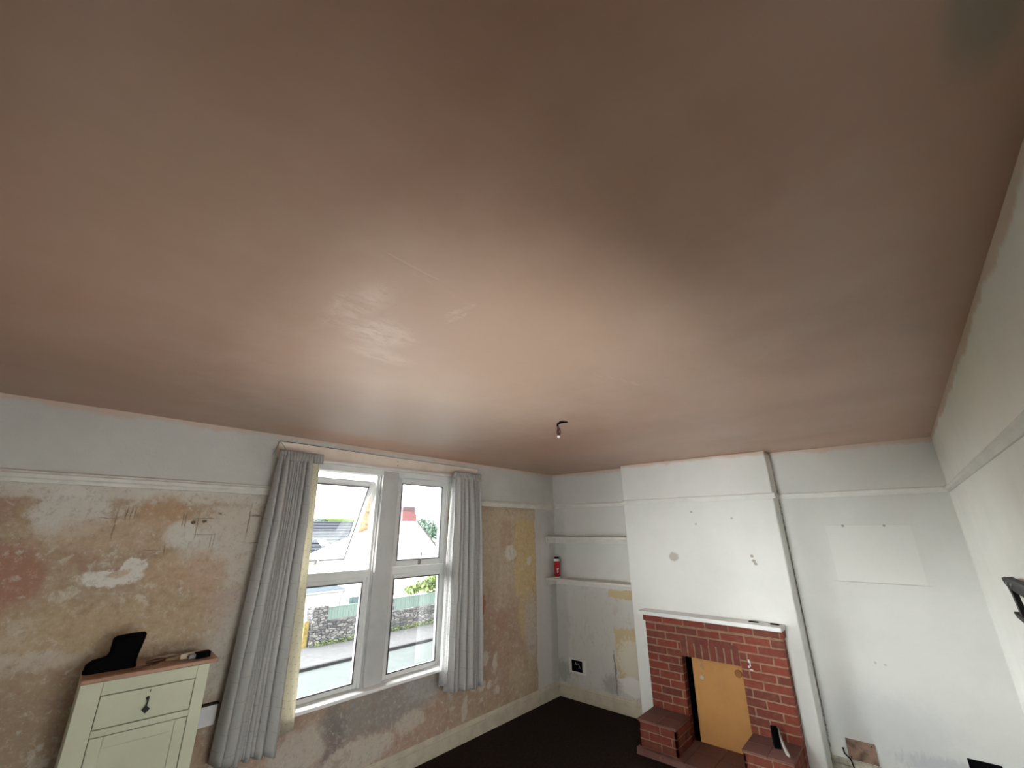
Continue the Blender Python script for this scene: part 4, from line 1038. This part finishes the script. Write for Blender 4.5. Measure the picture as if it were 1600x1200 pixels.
for x, y, h, r, lab in ((30.2, 44, 6.3, 2.1, 'blue green tree nearest the red chimney, right of it'), (34.0, 47.5, 6.6, 2.3, 'tall blue green tree second from the red chimney'),
                        (36.8, 43, 6.4, 2.3, 'blue green tree at the right edge of the right window'), (31.8, 39.0, 5.0, 2.0, 'lower blue green tree tucked behind the gable slope'),
                        (34.4, 35.5, 4.4, 2.0, 'lowest blue green tree, nearest behind the gable slope by the curtain'), (38.8, 49.5, 6.6, 2.3, 'farthest blue green tree, mostly hidden by the right curtain'),
                        (26.4, 46.5, 6.3, 1.3, 'small blue green tree left of the red chimney')):
    k += 1; tree('tree', x, y, GZ, h, r, 'leaf_blue', lab, 'tree', 'trees behind the white gable', 1500, .22, k)
tree('tree', 17.0, 44, GZ, 6.6, 1.3, 'leaf_blue', 'small green tree above the left end of the grey tiled roof', 'tree', None, 900, .18, 21)
tree('tree', 20.8, 44, GZ, 6.0, .7, 'leaf_blue', 'tiny green treetop above the grey tiled roof, right of the hill', 'tree', None, 500, .14, 22)
bm = B(); prism(bm, [(20, GZ), (64, GZ), (52, 2.5), (44, 3.5), (38, 4.2), (33, 4.0), (27, 2.8)], 'y', 78, 100); struct(finish(bm, 'distant_hill', M['field'], bevel=.5))
# shrub over the fence
t = thing('shrub', 'yellow green shrub spilling over the green fence', 'shrub', (12.2, 18.45, GZ))
bm = B(); rnd = random.Random(5)
for c_, r_, n_ in (((-.9, 0, 1.62), (.55, .4, .22), 170), ((-.2, 0, 1.75), (.6, .5, .32), 280), ((.6, 0, 1.9), (.7, .5, .42), 380), ((1.4, 0, 2.1), (.8, .5, .55), 420), ((.8, -.45, 1.55), (1.2, .2, .35), 260)):
    leaves(bm, c_, r_, n_, .10, rnd)
finish(bm, 'foliage', M['leaf_yellow'], t)
bm = B()
for x in (-.6, -.1, .5, 1.2): tube(bm, [(x * .4, 0, 0), (x, 0, 1.7)], [.04, .015], 6)
finish(bm, 'stems', M['bark'], t)
bm = B(); rnd = random.Random(6)
for x in [5.3 + i * .11 for i in range(92)]:
    leaves(bm, (x, 17.08, GZ + .10), (.14, .08, .10 + .14 * abs(mnoise.noise(Vector((x * 1.3, 0, 0))))), 12, .045, rnd)
tag(finish(bm, 'verge_weeds', M['leaf_yellow']), 'low green weeds growing along the foot of the stone wall', 'weeds', kind='stuff')

# white gabled house with red chimney
hs = thing('gabled_house', 'white rendered house with steep gable and brick chimney', 'house', (13.8, 23, GZ))
def hf(bm, nm, mt, par=hs, bev=0): return finish(bm, nm, mt, par, bevel=bev)
bm = B(); prism(bm, [(-8.2, 0), (5.6, 0), (5.6, 1.10), (3.2, 3.33), (.9, 5.46), (-.4, 5.45), (-1.2, 5.10), (-3.27, 4.50), (-4.52, 3.99), (-5.73, 3.52), (-6.36, 3.33), (-8.2, 2.80)], 'y', 0, 1.75); hf(bm, 'gable_wall', M['render_white'])
bm = B(); prism(bm, [(.92, 5.50), (.92, 5.42), (5.7, .98), (5.8, 1.06)], 'y', -.08, 1.8); hf(bm, 'right_verge', M['rubble'])
ch = B()
for k in range(10):
    z0 = 5.45 + k * .075; x = -.35
    while x < .72:
        e = min(x + (.21 if (x > -.35 or not k % 2) else .11), .74); box(ch, x, e - .012, .05, .95, z0, z0 + .065, 0, tone=rnd.random()); x = e
box(ch, -.34, .725, .06, .94, 5.40, 6.19, 1, tone=.5)
cs = hf(ch, 'chimney_stack', [M['chim_brick'], M['chim_brick']])
bm = B(); box(bm, -.38, .76, .02, .98, 6.20, 6.28, 0, tone=.9); box(bm, -.33, .70, .06, .94, 6.28, 6.48, 0, tone=.2); hf(bm, 'chimney_crown', M['crown'], cs)
bm = B(); box(bm, .7415, .90, .1, .9, 5.42, 6.0, 0, tone=.4); hf(bm, 'chimney_shoulder', M['chim_brick'], cs)

# neighbouring house with the grey tiled roof and rooflight
rh = thing('tiled_roof_house', 'house with large grey tiled roof and small rooflight', 'house', (10.0, 30, GZ))
bm = B(); box(bm, -5, 4.3, -4.2, 4.4, 0, 3.4); finish(bm, 'house_wall', M['render_white'], rh)
bm = B(); prism(bm, [(-4.6, 3.42), (-4.6, 3.54), (0, 5.55), (.4, 5.55), (5, 3.54), (5, 3.42)], 'x', -5.4, 4.5); rf = finish(bm, 'roof', M['slates'], rh)
a_ = math.atan2(2.01, 4.6)
bm = B(); box(bm, -.27, .27, -.42, .42, -.03, .05)
mt_ = Matrix.Translation((-.40, -3.45, 4.07)) @ Matrix.Rotation(a_, 4, 'X')
bmesh.ops.transform(bm, matrix=mt_, verts=bm.verts[:]); finish(bm, 'rooflight', M['render_white'], rf)
bm = B(); prism(bm, [(-.6, 0), (.7, 0), (.45, 6.1), (.2, 7.9), (0, 7.9), (-.45, 6.9), (-.7, 6.2), (-.65, 4.5)], 'y', 0, .42)
bmesh.ops.subdivide_edges(bm, edges=bm.edges[:], cuts=3)
for v in bm.verts: v.co.x += .05 * mnoise.noise(v.co * 2)
o = tag(finish(bm, 'stone_stack', M['tan_stone']), 'tall tan stone stack seen beyond the open sash, right of the tiled roof', 'stack'); o.location = (11.9, 24.86, GZ)

# low outbuilding with blue grey roof
t = thing('outbuilding', 'low white outbuilding with a blue grey sheet roof behind the stone pier', 'outbuilding', (5.6, 19.6, GZ))
bm = B(); box(bm, -3.0, 1.60, -.55, .9, 0, 1.94); finish(bm, 'outbuilding_wall', M['render_white'], t)
bm = B(); prism(bm, [(-.78, 1.95), (-.78, 2.01), (1.1, 2.16), (1.1, 1.95)], 'x', -3.2, 1.85); finish(bm, 'outbuilding_roof', M['slates_low'], t)
bm = B(); tube(bm, [(-3.2, -.83, 1.95), (1.85, -.83, 1.95)], .05, 8); tube(bm, [(1.75, -.80, 1.93), (1.66, -.62, 1.7), (1.62, -.60, .1)], .035, 8); finish(bm, 'gutter', M['grey_plastic'], t)
t = thing('garden_screen', 'blue green board screen behind the fence, beside the outbuilding', 'screen', (8.15, 18.15, GZ))
bm = B()
for k in range(12): box(bm, -.85 + k * .16, -.85 + k * .16 + .15, -.02, .02, 0, 1.68)
finish(bm, 'screen_boards', M['teal'], t)
bm = B(); box(bm, -.2, 1.07, -.03, .03, 1.681, 1.72); finish(bm, 'screen_cap', M['kerb'], t)
